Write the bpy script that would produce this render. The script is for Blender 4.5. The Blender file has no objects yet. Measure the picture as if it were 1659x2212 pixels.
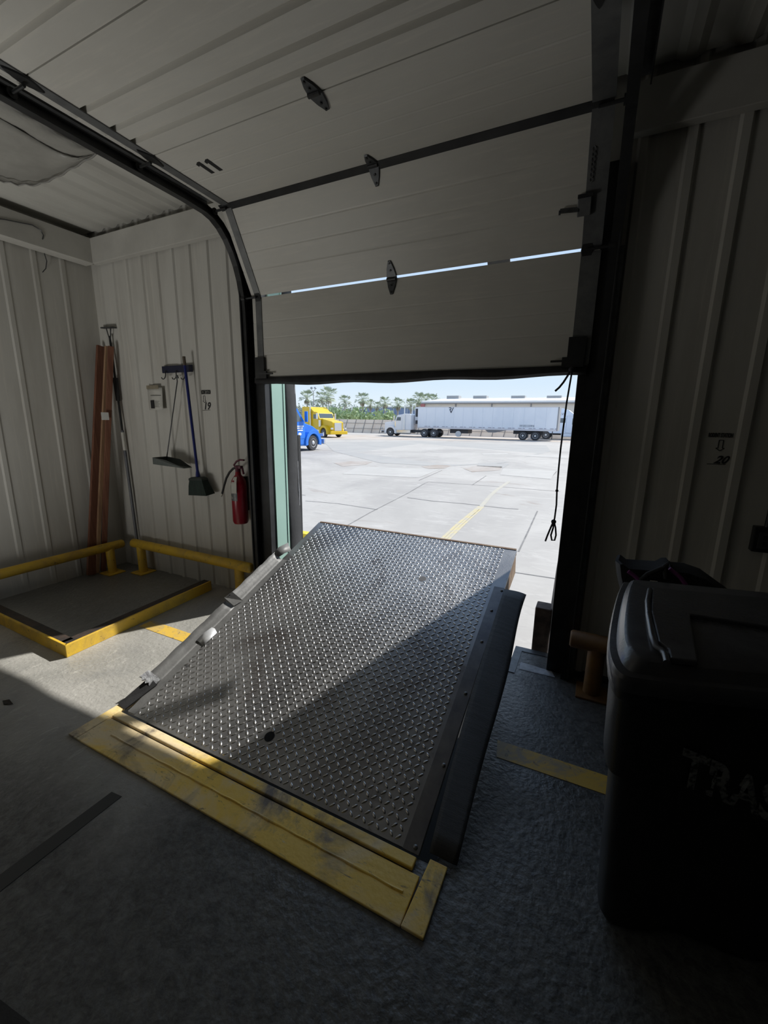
import bpy, bmesh, math, random
from mathutils import Vector, Matrix
random.seed(11)
scene = bpy.context.scene
col = scene.collection
PI = math.pi

# ------------------------------------------------------------------ camera
FPX, YAW, PITCH, ROLL = 916.0, .4566, .2149, .0149
CAM = Vector((0, 0, 1.6))
_f = Vector((-math.sin(YAW)*math.cos(PITCH), math.cos(YAW)*math.cos(PITCH), -math.sin(PITCH)))
_r0 = Vector((math.cos(YAW), math.sin(YAW), 0)); _u0 = _r0.cross(_f)
_r = math.cos(ROLL)*_r0 + math.sin(ROLL)*_u0
_u = -math.sin(ROLL)*_r0 + math.cos(ROLL)*_u0
cam = bpy.data.cameras.new('camera')
cam.sensor_fit = 'VERTICAL'; cam.sensor_height = 36; cam.sensor_width = 27
cam.lens = FPX/2212*36; cam.clip_start = .02; cam.clip_end = 2000
co = bpy.data.objects.new('camera', cam); col.objects.link(co)
m = Matrix((_r, _u, -_f)).transposed().to_4x4(); m.translation = CAM
co.matrix_world = m
scene.camera = co

# ------------------------------------------------------------------ light
scene.view_settings.view_transform = 'Standard'
scene.view_settings.look = 'None'
scene.view_settings.exposure = 0.0
scene.view_settings.gamma = 1.0
scene.view_settings.use_curve_mapping = False
scene.cycles.max_bounces = 16
scene.cycles.diffuse_bounces = 8
scene.cycles.glossy_bounces = 6
scene.cycles.sample_clamp_indirect = 8
SUN_DIR = Vector((.62, 1.0, 1.14)).normalized()
sl = bpy.data.lights.new('sun', 'SUN'); sl.energy = 6.0; sl.angle = math.radians(1.0); sl.color = (1, .965, .9)
so = bpy.data.objects.new('sun', sl); col.objects.link(so)
so.rotation_euler = SUN_DIR.to_track_quat('Z', 'Y').to_euler()
so.location = (20, 30, 40)
ll = bpy.data.lights.new('fill_light', 'AREA'); ll.shape = 'DISK'; ll.size = 1.0; ll.spread = math.radians(145); ll.energy = 27; ll.color = (1, .985, .94)  # unseen fill light without a fixture, added to brighten ceiling and left walls
lo_ = bpy.data.objects.new('fill_light', ll); col.objects.link(lo_); lo_.location = (-3.6, -.25, .30)
lo_.rotation_euler = Vector((-.16, .36, .9)).to_track_quat('-Z', 'Y').to_euler()
w = bpy.data.worlds.new('sky'); scene.world = w; w.use_nodes = True
nt = w.node_tree; nt.nodes.clear()
tc = nt.nodes.new('ShaderNodeTexCoord'); sx = nt.nodes.new('ShaderNodeSeparateXYZ')
rp = nt.nodes.new('ShaderNodeValToRGB'); bg = nt.nodes.new('ShaderNodeBackground'); wo = nt.nodes.new('ShaderNodeOutputWorld')
nt.links.new(tc.outputs['Generated'], sx.inputs[0]); nt.links.new(sx.outputs['Z'], rp.inputs[0])
nt.links.new(rp.outputs[0], bg.inputs[0]); nt.links.new(bg.outputs[0], wo.inputs[0])
e = rp.color_ramp.elements
e[0].position = 0.0; e[0].color = (.86, .95, 1.0, 1)
e[1].position = 1.0; e[1].color = (.34, .52, .85, 1)
k = e.new(.08); k.color = (.70, .85, 1.0, 1)
k = e.new(.3); k.color = (.58, .76, 1.0, 1)
bg.inputs[1].default_value = 1.0

# ------------------------------------------------------------------ pixel -> place helpers (the camera's own geometry)
def ray(x, y): return _r*((x-829.5)/FPX) + _u*(-(y-1106)/FPX) + _f
def at(x, y, d): return CAM + ray(x, y)*d
def on_z(x, y, z=0.0):
    d = ray(x, y); return CAM + d*((z-CAM.z)/d.z)
def on_y(x, y, Y):
    d = ray(x, y); return CAM + d*(Y/d.y)
def on_x(x, y, X):
    d = ray(x, y); return CAM + d*(X/d.x)
def yard_z(Y):
    if Y < 3: return -1.2
    if Y < 14: return -1.2 + .6*(Y-3)/11
    if Y < 24: return -.6 + .07*(Y-14)/10
    return -.53
def on_yard(x, y):
    z = -.9
    for _ in range(12):
        p = on_z(x, y, z); z = yard_z(p.y)
    return on_z(x, y, z)

# ------------------------------------------------------------------ mesh helpers
class MB:
    def __init__(s): s.v = []; s.f = []; s.alt = None
    def add(s, vs, fs):
        n = len(s.v); s.v += [Vector(v) for v in vs]; s.f += [tuple(i+n for i in f) for f in fs]; return s
    def box(s, a, b, M=None):
        x0, y0, z0 = a; x1, y1, z1 = b
        vs = [Vector(p) for p in ((x0,y0,z0),(x1,y0,z0),(x1,y1,z0),(x0,y1,z0),(x0,y0,z1),(x1,y0,z1),(x1,y1,z1),(x0,y1,z1))]
        if M: vs = [M @ v for v in vs]
        return s.add(vs, [(0,3,2,1),(4,5,6,7),(0,1,5,4),(1,2,6,5),(2,3,7,6),(3,0,4,7)])
    def bar(s, p, q, w, h, up=(0,0,1)):
        p = Vector(p); q = Vector(q); d = (q-p).normalized(); up = Vector(up)
        a = d.cross(up)
        if a.length < 1e-4: a = d.cross(Vector((0,1,0)))
        a.normalize(); b = a.cross(d)
        vs = [c + a*(w/2*i) + b*(h/2*j) for c in (p, q) for i, j in ((-1,-1),(1,-1),(1,1),(-1,1))]
        return s.add(vs, [(0,1,2,3),(7,6,5,4),(0,4,5,1),(1,5,6,2),(2,6,7,3),(3,7,4,0)])
    def tube(s, pts, r, n=10, cap=True):
        pts = [Vector(p) for p in pts]; rs = r if isinstance(r, (list, tuple)) else [r]*len(pts)
        rings = []; ref = None
        for i, p in enumerate(pts):
            t = (pts[min(i+1, len(pts)-1)] - pts[max(i-1, 0)]).normalized()
            if ref is None:
                ref = t.orthogonal().normalized()
            ref = (ref - t*ref.dot(t)).normalized(); b = t.cross(ref)
            rings.append([p + (ref*math.cos(2*PI*k/n) + b*math.sin(2*PI*k/n))*rs[i] for k in range(n)])
        vs = [v for g in rings for v in g]; fs = []
        for i in range(len(pts)-1):
            for k in range(n):
                fs.append((i*n+k, i*n+(k+1)%n, (i+1)*n+(k+1)%n, (i+1)*n+k))
        if cap:
            fs.append(tuple(range(n-1, -1, -1))); fs.append(tuple((len(pts)-1)*n+k for k in range(n)))
        return s.add(vs, fs)
    def lathe(s, prof, n=20, M=None):           # prof (r, z) bottom to top
        vs = []; fs = []
        for r, z in prof:
            for k in range(n): vs.append(Vector((r*math.cos(2*PI*k/n), r*math.sin(2*PI*k/n), z)))
        for i in range(len(prof)-1):
            for k in range(n): fs.append((i*n+k, i*n+(k+1)%n, (i+1)*n+(k+1)%n, (i+1)*n+k))
        fs.append(tuple(range(n-1,-1,-1))); fs.append(tuple((len(prof)-1)*n+k for k in range(n)))
        if M: vs = [M @ v for v in vs]
        return s.add(vs, fs)
    def prism(s, poly, a0, a1, axis='y', M=None):   # poly (x,z) for axis y; (y,z) for axis x; (x,y) for axis z
        mk = {'y': lambda p, a: Vector((p[0], a, p[1])), 'x': lambda p, a: Vector((a, p[0], p[1])), 'z': lambda p, a: Vector((p[0], p[1], a))}[axis]
        n = len(poly); vs = [mk(p, a0) for p in poly] + [mk(p, a1) for p in poly]
        if M: vs = [M @ v for v in vs]
        fs = [tuple(range(n-1,-1,-1)), tuple(range(n, 2*n))] + [(i, (i+1)%n, n+(i+1)%n, n+i) for i in range(n)]
        return s.add(vs, fs)
    def grid(s, rows, two=False):
        n = len(rows[0]); vs = [p for r in rows for p in r]
        fs = [(i*n+j, i*n+j+1, (i+1)*n+j+1, (i+1)*n+j) for i in range(len(rows)-1) for j in range(n-1)]
        return s.add(vs, fs)
    def quad(s, *ps): return s.add(ps, [tuple(range(len(ps)))])
    def build(s, name, mat, parent=None, world=True, smooth=None, bevel=0, solid=0):
        vs = s.v
        if parent is not None and world:
            inv = root_matrix(parent).inverted(); vs = [inv @ v for v in vs]
        me = bpy.data.meshes.new(name); me.from_pydata([tuple(v) for v in vs], [], s.f)
        bm = bmesh.new(); bm.from_mesh(me); bmesh.ops.recalc_face_normals(bm, faces=bm.faces); bm.to_mesh(me); bm.free()
        me.materials.append(mat)
        if s.alt is not None:
            me.materials.append(s.alt[1])
            for p in me.polygons:
                if p.index >= s.alt[0]: p.material_index = 1
        if smooth is not None:
            for p in me.polygons: p.use_smooth = True
            me.set_sharp_from_angle(angle=math.radians(smooth))
        o = bpy.data.objects.new(name, me); col.objects.link(o)
        if parent is not None: o.parent = parent
        if solid:
            md = o.modifiers.new('thickness', 'SOLIDIFY'); md.thickness = solid; md.offset = 0
        if bevel:
            md = o.modifiers.new('bevel', 'BEVEL'); md.width = bevel; md.segments = 2; md.limit_method = 'ANGLE'
        return o

def root_matrix(o):
    M = o.matrix_basis.copy()
    while o.parent is not None:
        o = o.parent; M = o.matrix_basis @ M
    return M

def tag(o, label, cat, group=None, kind=None):
    if label: o['label'] = label
    if cat: o['category'] = cat
    if group: o['group'] = group
    if kind: o['kind'] = kind
    return o
def thing(name, label, cat, loc=(0,0,0), rz=0, group=None):
    o = bpy.data.objects.new(name, None); o.empty_display_size = .1
    col.objects.link(o); o.location = loc; o.rotation_euler = (0, 0, rz)
    return tag(o, label, cat, group)
def struct(o):
    o['kind'] = 'structure'; return o
def text_mb(s, size, origin, right, up, extrude=.0015, shear=0, align='LEFT', bold=0):
    cu = bpy.data.curves.new('lettering', 'FONT'); cu.body = s; cu.size = size; cu.extrude = extrude; cu.shear = shear; cu.offset = bold*size
    cu.align_x = align; cu.resolution_u = 3
    o = bpy.data.objects.new('lettering', cu); col.objects.link(o)
    bpy.context.view_layer.update()
    me = o.to_mesh(); right = Vector(right).normalized(); up = Vector(up).normalized(); nn = right.cross(up); og = Vector(origin)
    mb = MB().add([og + right*v.co.x + up*v.co.y + nn*v.co.z for v in me.vertices], [tuple(p.vertices) for p in me.polygons])
    o.to_mesh_clear(); bpy.data.objects.remove(o); bpy.data.curves.remove(cu)
    return mb

# ------------------------------------------------------------------ materials
def mat(name, c1, c2=None, scale=4.0, rough=.6, metal=0.0, bump=0.0, bscale=60.0, stretch=(1,1,1), lo=.35, hi=.65, rough2=None, spec=None, detail=5):
    m = bpy.data.materials.new(name); m.use_nodes = True
    n = m.node_tree.nodes; l = m.node_tree.links; b = n['Principled BSDF']
    b.inputs['Roughness'].default_value = rough; b.inputs['Metallic'].default_value = metal
    if spec is not None: b.inputs['Specular IOR Level'].default_value = spec
    if c2 is None and not bump:
        b.inputs['Base Color'].default_value = (*c1, 1); return m
    tc = n.new('ShaderNodeTexCoord'); mp = n.new('ShaderNodeMapping'); mp.inputs['Scale'].default_value = stretch
    l.new(tc.outputs['Object'], mp.inputs[0])
    if c2 is not None:
        nz = n.new('ShaderNodeTexNoise'); nz.inputs['Scale'].default_value = scale; nz.inputs['Detail'].default_value = detail; nz.inputs['Roughness'].default_value = .62
        l.new(mp.outputs[0], nz.inputs['Vector'])
        r = n.new('ShaderNodeValToRGB'); r.color_ramp.elements[0].position = lo; r.color_ramp.elements[1].position = hi
        r.color_ramp.elements[0].color = (*c1, 1); r.color_ramp.elements[1].color = (*c2, 1)
        l.new(nz.outputs['Fac'], r.inputs[0]); l.new(r.outputs[0], b.inputs['Base Color'])
        if rough2 is not None:
            mr = n.new('ShaderNodeMapRange'); mr.inputs[1].default_value = lo; mr.inputs[2].default_value = hi
            mr.inputs[3].default_value = rough; mr.inputs[4].default_value = rough2
            l.new(nz.outputs['Fac'], mr.inputs[0]); l.new(mr.outputs[0], b.inputs['Roughness'])
    else: b.inputs['Base Color'].default_value = (*c1, 1)
    if bump:
        n2 = n.new('ShaderNodeTexNoise'); n2.inputs['Scale'].default_value = bscale; n2.inputs['Detail'].default_value = 4
        l.new(mp.outputs[0], n2.inputs['Vector'])
        bp = n.new('ShaderNodeBump'); bp.inputs['Strength'].default_value = bump; bp.inputs['Distance'].default_value = .01
        l.new(n2.outputs['Fac'], bp.inputs['Height']); l.new(bp.outputs[0], b.inputs['Normal'])
    return m

def layered(name, base, layers, rough=.6, metal=0.0, bump=.2, bscale=40, rvar=None):
    """base colour, then layers (colour, noise scale, lo, hi, stretch, distortion) mixed over it"""
    m = bpy.data.materials.new(name); m.use_nodes = True
    n = m.node_tree.nodes; l = m.node_tree.links; b = n['Principled BSDF']
    b.inputs['Roughness'].default_value = rough; b.inputs['Metallic'].default_value = metal
    tc = n.new('ShaderNodeTexCoord'); prev = None
    for i, (c, sc, lo, hi, st, dist) in enumerate(layers):
        mp = n.new('ShaderNodeMapping'); mp.inputs['Scale'].default_value = st; mp.inputs['Location'].default_value = (3.1*i, 1.7*i, .3*i)
        l.new(tc.outputs['Object'], mp.inputs[0])
        nz = n.new('ShaderNodeTexNoise'); nz.inputs['Scale'].default_value = sc; nz.inputs['Detail'].default_value = 6
        nz.inputs['Roughness'].default_value = .65; nz.inputs['Distortion'].default_value = dist
        l.new(mp.outputs[0], nz.inputs['Vector'])
        mr = n.new('ShaderNodeMapRange'); mr.inputs[1].default_value = lo; mr.inputs[2].default_value = hi
        l.new(nz.outputs['Fac'], mr.inputs[0])
        mx = n.new('ShaderNodeMix'); mx.data_type = 'RGBA'
        l.new(mr.outputs[0], mx.inputs[0])
        if prev is None: mx.inputs[6].default_value = (*base, 1)
        else: l.new(prev, mx.inputs[6])
        mx.inputs[7].default_value = (*c, 1); prev = mx.outputs[2]
        if rvar and i == 0:
            m2 = n.new('ShaderNodeMapRange'); m2.inputs[1].default_value = lo; m2.inputs[2].default_value = hi
            m2.inputs[3].default_value = rvar[0]; m2.inputs[4].default_value = rvar[1]
            l.new(nz.outputs['Fac'], m2.inputs[0]); l.new(m2.outputs[0], b.inputs['Roughness'])
    l.new(prev, b.inputs['Base Color'])
    if bump:
        n2 = n.new('ShaderNodeTexNoise'); n2.inputs['Scale'].default_value = bscale; n2.inputs['Detail'].default_value = 5
        l.new(tc.outputs['Object'], n2.inputs['Vector'])
        bp = n.new('ShaderNodeBump'); bp.inputs['Strength'].default_value = bump; bp.inputs['Distance'].default_value = .008
        l.new(n2.outputs['Fac'], bp.inputs['Height']); l.new(bp.outputs[0], b.inputs['Normal'])
    return m

one = (1, 1, 1)
FLOOR = layered('worn_concrete', (.29, .285, .265), [
    ((.36, .35, .325), 1.3, .42, .62, one, .5), ((.24, .24, .23), 2.4, .55, .72, (1, .6, 1), 1.2),
    ((.43, .42, .39), 9.0, .58, .70, (1.6, .5, 1), 2.5), ((.20, .195, .185), 26, .64, .70, (.3, 1.6, 1), 3.0)], rough=.5, bump=.7, bscale=42, rvar=(.34, .6))
def grime_and_shade(m):
    # tyre dirt, plus shade inside the kerb put into the colour: the traffic lane in front of the leveler and the right side is far dirtier than the corner by the kerb
    n = m.node_tree.nodes; l = m.node_tree.links; b = n['Principled BSDF']; src = b.inputs['Base Color'].links[0].from_socket
    tc = n.new('ShaderNodeTexCoord'); sx = n.new('ShaderNodeSeparateXYZ'); l.new(tc.outputs['Object'], sx.inputs[0])
    nz = n.new('ShaderNodeTexNoise'); nz.inputs['Scale'].default_value = 2.2; nz.inputs['Detail'].default_value = 7; nz.inputs['Roughness'].default_value = .7
    l.new(tc.outputs['Object'], nz.inputs['Vector'])
    def ramp(sock, a, b_, jit):
        ad = n.new('ShaderNodeMath'); ad.operation = 'MULTIPLY_ADD'; l.new(nz.outputs['Fac'], ad.inputs[0]); ad.inputs[1].default_value = jit; l.new(sock, ad.inputs[2])
        mr = n.new('ShaderNodeMapRange'); mr.interpolation_type = 'SMOOTHSTEP'; mr.inputs[1].default_value = a + jit*.5; mr.inputs[2].default_value = b_ + jit*.5; l.new(ad.outputs[0], mr.inputs[0]); return mr.outputs[0]
    y = ramp(sx.outputs['Y'], 1.05, .55, .5); x = ramp(sx.outputs['X'], -1.9, -1.2, .4)
    m0 = n.new('ShaderNodeMath'); m0.operation = 'MAXIMUM'; l.new(y, m0.inputs[0]); l.new(x, m0.inputs[1])
    x2 = ramp(sx.outputs['X'], -3.12, -3.35, .1); h2 = n.new('ShaderNodeMath'); h2.operation = 'MULTIPLY'; h2.inputs[1].default_value = .6; l.new(x2, h2.inputs[0])  # shade on the floor inside the kerb, painted as a darker tone
    y2 = ramp(sx.outputs['Y'], 1.45, 1.75, .1); h3 = n.new('ShaderNodeMath'); h3.operation = 'MULTIPLY'; l.new(h2.outputs[0], h3.inputs[0]); l.new(y2, h3.inputs[1])
    mx = n.new('ShaderNodeMath'); mx.operation = 'MAXIMUM'; l.new(m0.outputs[0], mx.inputs[0]); l.new(h3.outputs[0], mx.inputs[1])
    n2 = n.new('ShaderNodeTexNoise'); n2.inputs['Scale'].default_value = 20; n2.inputs['Detail'].default_value = 9; n2.inputs['Roughness'].default_value = .8; n2.inputs['Distortion'].default_value = .5
    l.new(tc.outputs['Object'], n2.inputs['Vector'])
    r = n.new('ShaderNodeValToRGB'); r.color_ramp.elements[0].position = .38; r.color_ramp.elements[1].position = .72
    r.color_ramp.elements[0].color = (.022, .024, .026, 1); r.color_ramp.elements[1].color = (.16, .163, .160, 1); l.new(n2.outputs['Fac'], r.inputs[0])
    mi = n.new('ShaderNodeMix'); mi.data_type = 'RGBA'; ml = n.new('ShaderNodeMath'); ml.operation = 'MULTIPLY'; ml.inputs[1].default_value = .9; l.new(mx.outputs[0], ml.inputs[0]); l.new(ml.outputs[0], mi.inputs[0])
    l.new(src, mi.inputs[6]); l.new(r.outputs[0], mi.inputs[7]); l.new(mi.outputs[2], b.inputs['Base Color'])
grime_and_shade(FLOOR)
WALL = layered('cream_wall_sheet', (.53, .52, .485), [((.44, .425, .39), 2.2, .45, .7, (1.6, 1.6, .25), .4), ((.60, .58, .53), 18, .55, .75, (2, 2, .08), 0)], rough=.5, bump=0)
CEIL = layered('cream_roof_sheet', (.50, .495, .46), [((.40, .39, .36), 1.5, .45, .7, (1.5, .3, 1), .4)], rough=.55, bump=0)
TRIM = mat('cream_trim', (.52, .51, .475), (.44, .43, .40), 3, rough=.5)
DOORM = layered('cream_door_skin', (.57, .56, .52), [((.51, .495, .455), 1.2, .42, .65, (.5, 1, 1), .3), ((.60, .58, .53), 40, .5, .7, (.08, 1, 1), 0)], rough=.45, bump=.05, bscale=120)
BLK = mat('black_steel', (.018, .019, .02), (.035, .036, .038), 8, rough=.45, metal=.3)
GALV = mat('dull_galvanised', (.13, .135, .14), (.20, .205, .21), 14, rough=.42, metal=.75)
DKGALV = mat('dark_galvanised', (.07, .073, .078), (.115, .12, .125), 14, rough=.45, metal=.7)
RUB = mat('black_rubber', (.014, .014, .015), (.03, .03, .032), 12, rough=.7, bump=.15, bscale=200)
FLAPM = mat('ribbed_black_rubber', (.028, .029, .031), (.045, .046, .048), 9, rough=.55, bump=.35, bscale=90, stretch=(.3, 8, 1))
YEL = layered('chipped_yellow_paint', (.70, .45, .04), [((.50, .32, .06), 5, .45, .65, one, .6), ((.10, .085, .06), 22, .62, .70, one, 1.0)], rough=.5, bump=.15)
YELD = layered('scuffed_yellow_paint', (.87, .60, .12), [((.76, .62, .38), 1.1, .44, .57, (1, 1.4, 1), .8), ((.17, .15, .13), 2.9, .52, .66, (1, .7, 1), .6), ((.20, .16, .10), 30, .60, .70, (.4, 1.5, 1), 1.5), ((.62, .55, .38), 16, .62, .72, (.5, 1.6, 1), 1.5)], rough=.42, bump=.3, bscale=30)
LINE = layered('worn_line_paint', (.64, .42, .07), [((.36, .30, .19), 5, .48, .62, one, 1.0), ((.14, .13, .11), 20, .60, .68, one, 1.0)], rough=.55, bump=.1)
DECK = layered('polished_tread_steel', (.22, .22, .228), [((.38, .378, .376), 1.1, .40, .60, (1, .5, 1), .6), ((.16, .145, .14), 3.0, .54, .70, one, .8), ((.14, .14, .145), 14, .60, .72, one, .6)], rough=.44, metal=.84, bump=.12, bscale=140, rvar=(.40, .50))
TREAD = mat('worn_tread_tops', (.56, .555, .55), (.36, .35, .34), 2.2, rough=.27, metal=.9)
DECKS = mat('bare_deck_steel', (.10, .10, .11), (.16, .155, .155), 9, rough=.42, metal=.7)
RUST = mat('rusty_tan_steel', (.30, .22, .15), (.16, .09, .055), 9, rough=.7, bump=.2)
ALU = mat('weathered_strip_metal', (.20, .20, .195), (.13, .13, .128), 6, rough=.55, metal=.25, bump=.1)
TAPE = mat('silver_tape', (.70, .71, .72), (.55, .56, .58), 20, rough=.35, metal=.3)
PIT = mat('pit_black', (.01, .01, .01), rough=.9)
TEAL = mat('pale_teal_sheet', (.30, .47, .41), (.34, .51, .45), 1.5, rough=.4)
FOAM = mat('black_seal_fabric', (.022, .022, .023), (.035, .035, .037), 5, rough=.6, bump=.2, bscale=20)
WOOD = layered('reddish_lumber', (.20, .085, .05), [((.13, .05, .03), 5, .42, .62, (6, 6, .3), .4), ((.27, .13, .08), 9, .58, .72, (8, 8, .25), .4)], rough=.65, bump=.1)
WOODT = layered('tan_lumber', (.34, .21, .12), [((.22, .12, .07), 6, .45, .65, (6, 6, .3), .4)], rough=.65, bump=.1)
WHITE = mat('white_paper', (.72, .72, .70), rough=.6)
PAPER = mat('grey_paper', (.56, .55, .51), (.50, .49, .45), 8, rough=.6)
INK = mat('black_ink', (.012, .012, .013), rough=.6)
BROWNT = mat('brown_tape', (.20, .17, .12), (.30, .27, .2), 20, rough=.4)
BLUEH = mat('blue_broom_handle', (.012, .02, .14), rough=.35)
NAVY = mat('navy_rack_plastic', (.008, .011, .035), rough=.5)
BRIST = mat('dark_green_bristle', (.008, .018, .014), (.016, .032, .026), 60, rough=.8, stretch=(1, 1, .1))
TIN = mat('grey_dustpan_tin', (.08, .095, .09), (.12, .13, .125), 10, rough=.5, metal=.4)
POLEG = mat('grey_pole', (.10, .105, .12), (.14, .145, .16), 10, rough=.45, metal=.2)
RED = mat('extinguisher_red', (.26, .008, .022), (.22, .006, .018), 5, rough=.3)
LABELB = mat('dark_label', (.07, .085, .09), (.16, .17, .17), 30, rough=.4)
BIN = mat('black_bin_plastic', (.016, .017, .019), (.026, .027, .03), 12, rough=.38, bump=.08, bscale=150)
LID = mat('grey_black_lid_plastic', (.050, .051, .058), (.070, .071, .078), 10, rough=.26, bump=.06, bscale=120)
STILE = mat('grey_stile_steel', (.17, .175, .175), (.11, .115, .12), 9, rough=.5, metal=.3)
STEN = mat('faded_grey_stencil', (.32, .33, .33), (.04, .04, .042), 60, rough=.7, lo=.45, hi=.6)
BAG = mat('black_bag_cloth', (.010, .010, .011), (.018, .018, .02), 20, rough=.8)
PURP = mat('purple_strap', (.22, .05, .20), rough=.3)
ROPE = mat('dark_rope', (.02, .02, .026), (.05, .05, .06), 60, rough=.9)
FILM = mat('milky_plastic_film', (.34, .335, .31), (.27, .265, .245), 4, rough=.35, bump=.25, bscale=7)
DARKTAPE = mat('black_floor_tape', (.035, .037, .037), rough=.6)
PALEP = mat('pale_mottled_grey', (.50, .52, .56), (.28, .29, .31), 16, rough=.6)

# ------------------------------------------------------------------ the setting
WY = 2.78          # inner face of the dock wall
XL, XR, YB = -4.56, 3.6, -6.5
CZ = 3.27
PX0, PX1, PY0, PY1 = -2.235, -.365, 1.205, 2.96    # leveler pit
fl = MB()
fl.box((XL, YB, -.2), (XR, PY0, 0)); fl.box((XL, PY0, -.2), (PX0, 2.96, 0)); fl.box((PX1, PY0, -.2), (XR, 2.96, 0))
floor = struct(fl.build('floor', FLOOR))
pt = MB()
pt.box((PX0-.03, PY0-.03, -.6), (PX1+.03, PY1+.05, -.55)); pt.box((PX0-.03, PY0-.03, -.56), (PX0-.001, PY1, -.201)); pt.box((PX1+.001, PY0-.03, -.56), (PX1+.03, PY1, -.201)); pt.box((PX0, PY0-.03, -.56), (PX1, PY0-.001, -.201))
pt.build('pit_lining', PIT, floor)
dk = MB(); dk.box((XL-1, 2.90, -1.3), (PX0, 2.96, -.201)); dk.box((PX1, 2.90, -1.3), (XR+1, 2.96, -.201)); dk.build('dock_face', FLOOR, floor)
curb = MB(); curb.box((PX1, 2.60, .0005), (PX1+.05, 2.955, .004)); curb.box((PX1+.05, 2.90, .0005), (-.1, 2.955, .004))
curb.build('edge_angle', DKGALV, floor)

def ribbed(a0, a1, pitch, phase, w=.034, h=.02, sl=.012):
    """profile of a ribbed sheet along one axis: list of (a, out)"""
    pr = [(a0, 0)]; k = math.ceil((a0-phase)/pitch); a = phase + k*pitch
    while a < a1-.05:
        if a > a0+.05: pr += [(a-w/2-sl, 0), (a-w/2, h), (a+w/2, h), (a+w/2+sl, 0)]
        a += pitch
    return pr + [(a1, 0)]
wb = MB()
for x0, x1, z0, z1 in ((XL, -2.56, 0, CZ+.1), (0.0, XR, 0, CZ+.1)):
    pr = ribbed(x0, x1, .2045, .054, h=.014 if x0 < -1 else .02)
    wb.grid([[Vector((x, WY-o, z)) for x, o in pr] for z in (z0, z1)])
    wb.box((x0, WY+.004, z0), (x1, 2.90, z1))
wb.box((-2.56, WY+.004, 2.78), (0.0, 2.90, CZ+.1))
wall_back = struct(wb.build('wall_back', WALL))
wl = MB(); pr = ribbed(YB, WY, .228, 2.52, w=.03, h=.007, sl=.014)
wl.grid([[Vector((XL+o, y, z)) for y, o in pr] for z in (0, CZ+.1)])
wl.box((XL-.12, YB, 0), (XL-.004, 2.9, CZ+.1))
struct(wl.build('wall_left', WALL))
wr = MB(); wr.box((XR, YB, 0), (XR+.12, 2.9, CZ+.1)); struct(wr.build('wall_right', WALL))
wf = MB(); wf.box((XL-.12, YB-.12, 0), (XR+.12, YB, CZ+.1)); struct(wf.build('wall_front', WALL))
ce = MB(); pr = ribbed(XL, XR, .205, -3.9, w=.045, h=.018, sl=.035)
ce.grid([[Vector((x, y, CZ-o)) for x, o in pr] for y in (YB, 2.745)])
ce.box((XL-.12, YB-.12, CZ+.10), (XR+.12, 2.92, CZ+.2))
ce.box((XL-.12, YB-.12, CZ+.004), (XR+.12, 2.74, CZ+.03))
struct(ce.build('ceiling', CEIL))
# wide trim boards round the top of the walls
struct(MB().box((XL+.14, 2.70, 2.985), (-2.50, WY-.022, 3.20)).build('trim_1', TRIM, bevel=.004))
struct(MB().box((XL+.022, YB, 2.985), (XL+.16, 2.72, 3.20)).build('trim_2', TRIM, bevel=.004))
struct(MB().box((-.03, 2.70, 2.985), (XR, WY-.022, 3.20)).build('trim_3', TRIM, bevel=.004))
struct(MB().box((0.001, WY-.03, .0), (XR, WY-.001, .035)).build('baseboard_right', DKGALV))
# jamb returns seen through the opening
tealm = MB().box((-2.56, 2.806, .33), (-2.415, 2.972, 2.78)); tealm.box((-2.56, 2.945, .33), (-2.409, 2.950, 2.78)); struct(tealm.build('trim_4', TEAL))
# steel door frame posts
for i, (x0, x1) in enumerate(((-2.575, -2.425), (-.135, .005))):
    g = MB(); g.box((x0, 2.735, 0), (x1, 2.803, 2.9)); 
    xs = x0 if i == 0 else x1-.012
    g.box((xs, 2.66, 0), (xs+.012, 2.735, 2.9))
    o = struct(g.build('door_frame', BLK, bevel=.003))
    o.name = 'trim_5' if i == 0 else 'trim_6'

# ------------------------------------------------------------------ overhead sectional door (part of the setting)
DX0, DX1 = -2.49, -.09
prof = [(2.715, 1.905), (2.715, 2.497), (2.45, 3.012), (1.885, 3.03), (1.283, 3.045), (.683, 3.055), (.083, 3.065), (-.52, 3.075)]
door = struct(bpy.data.objects.new('door_1', None)); col.objects.link(door); door.location = ((DX0+DX1)/2, 2.715, 1.905)
GAP = .006
for i in range(len(prof)-1):
    a = Vector((0, *prof[i])); b = Vector((0, *prof[i+1])); d = (b-a).normalized(); nrm = Vector((0, d.z, -d.y))  # outward
    if nrm.y < 0 and i < 1: nrm = -nrm
    lo = .010 if i == 1 else GAP*.5
    a2 = a + d*(0 if i == 0 else lo); b2 = b - d*(.004)
    L = (b2-a2).length
    # inner skin with shallow pressed grooves across the panel
    pts = [(0, 0)]
    if i >= 3:
        for t in ((.20, .38, .62) if i != 2 else (.33, .55)):
            pts += [(t*L-.017, 0), (t*L-.010, .024), (t*L+.010, .024), (t*L+.017, 0)]
    else:
        for t in (.30, .5, .70):
            pts += [(t*L-.008, 0), (t*L, .0015), (t*L+.008, 0)]
    pts.append((L, 0))
    ring = [a2 + d*t + nrm*o for t, o in pts] + [a2 + d*L + nrm*.045, a2 + nrm*.045]
    MB().prism([(p.y, p.z) for p in ring], DX0, DX1, 'x').build('door_panel', DOORM, door)
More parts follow.
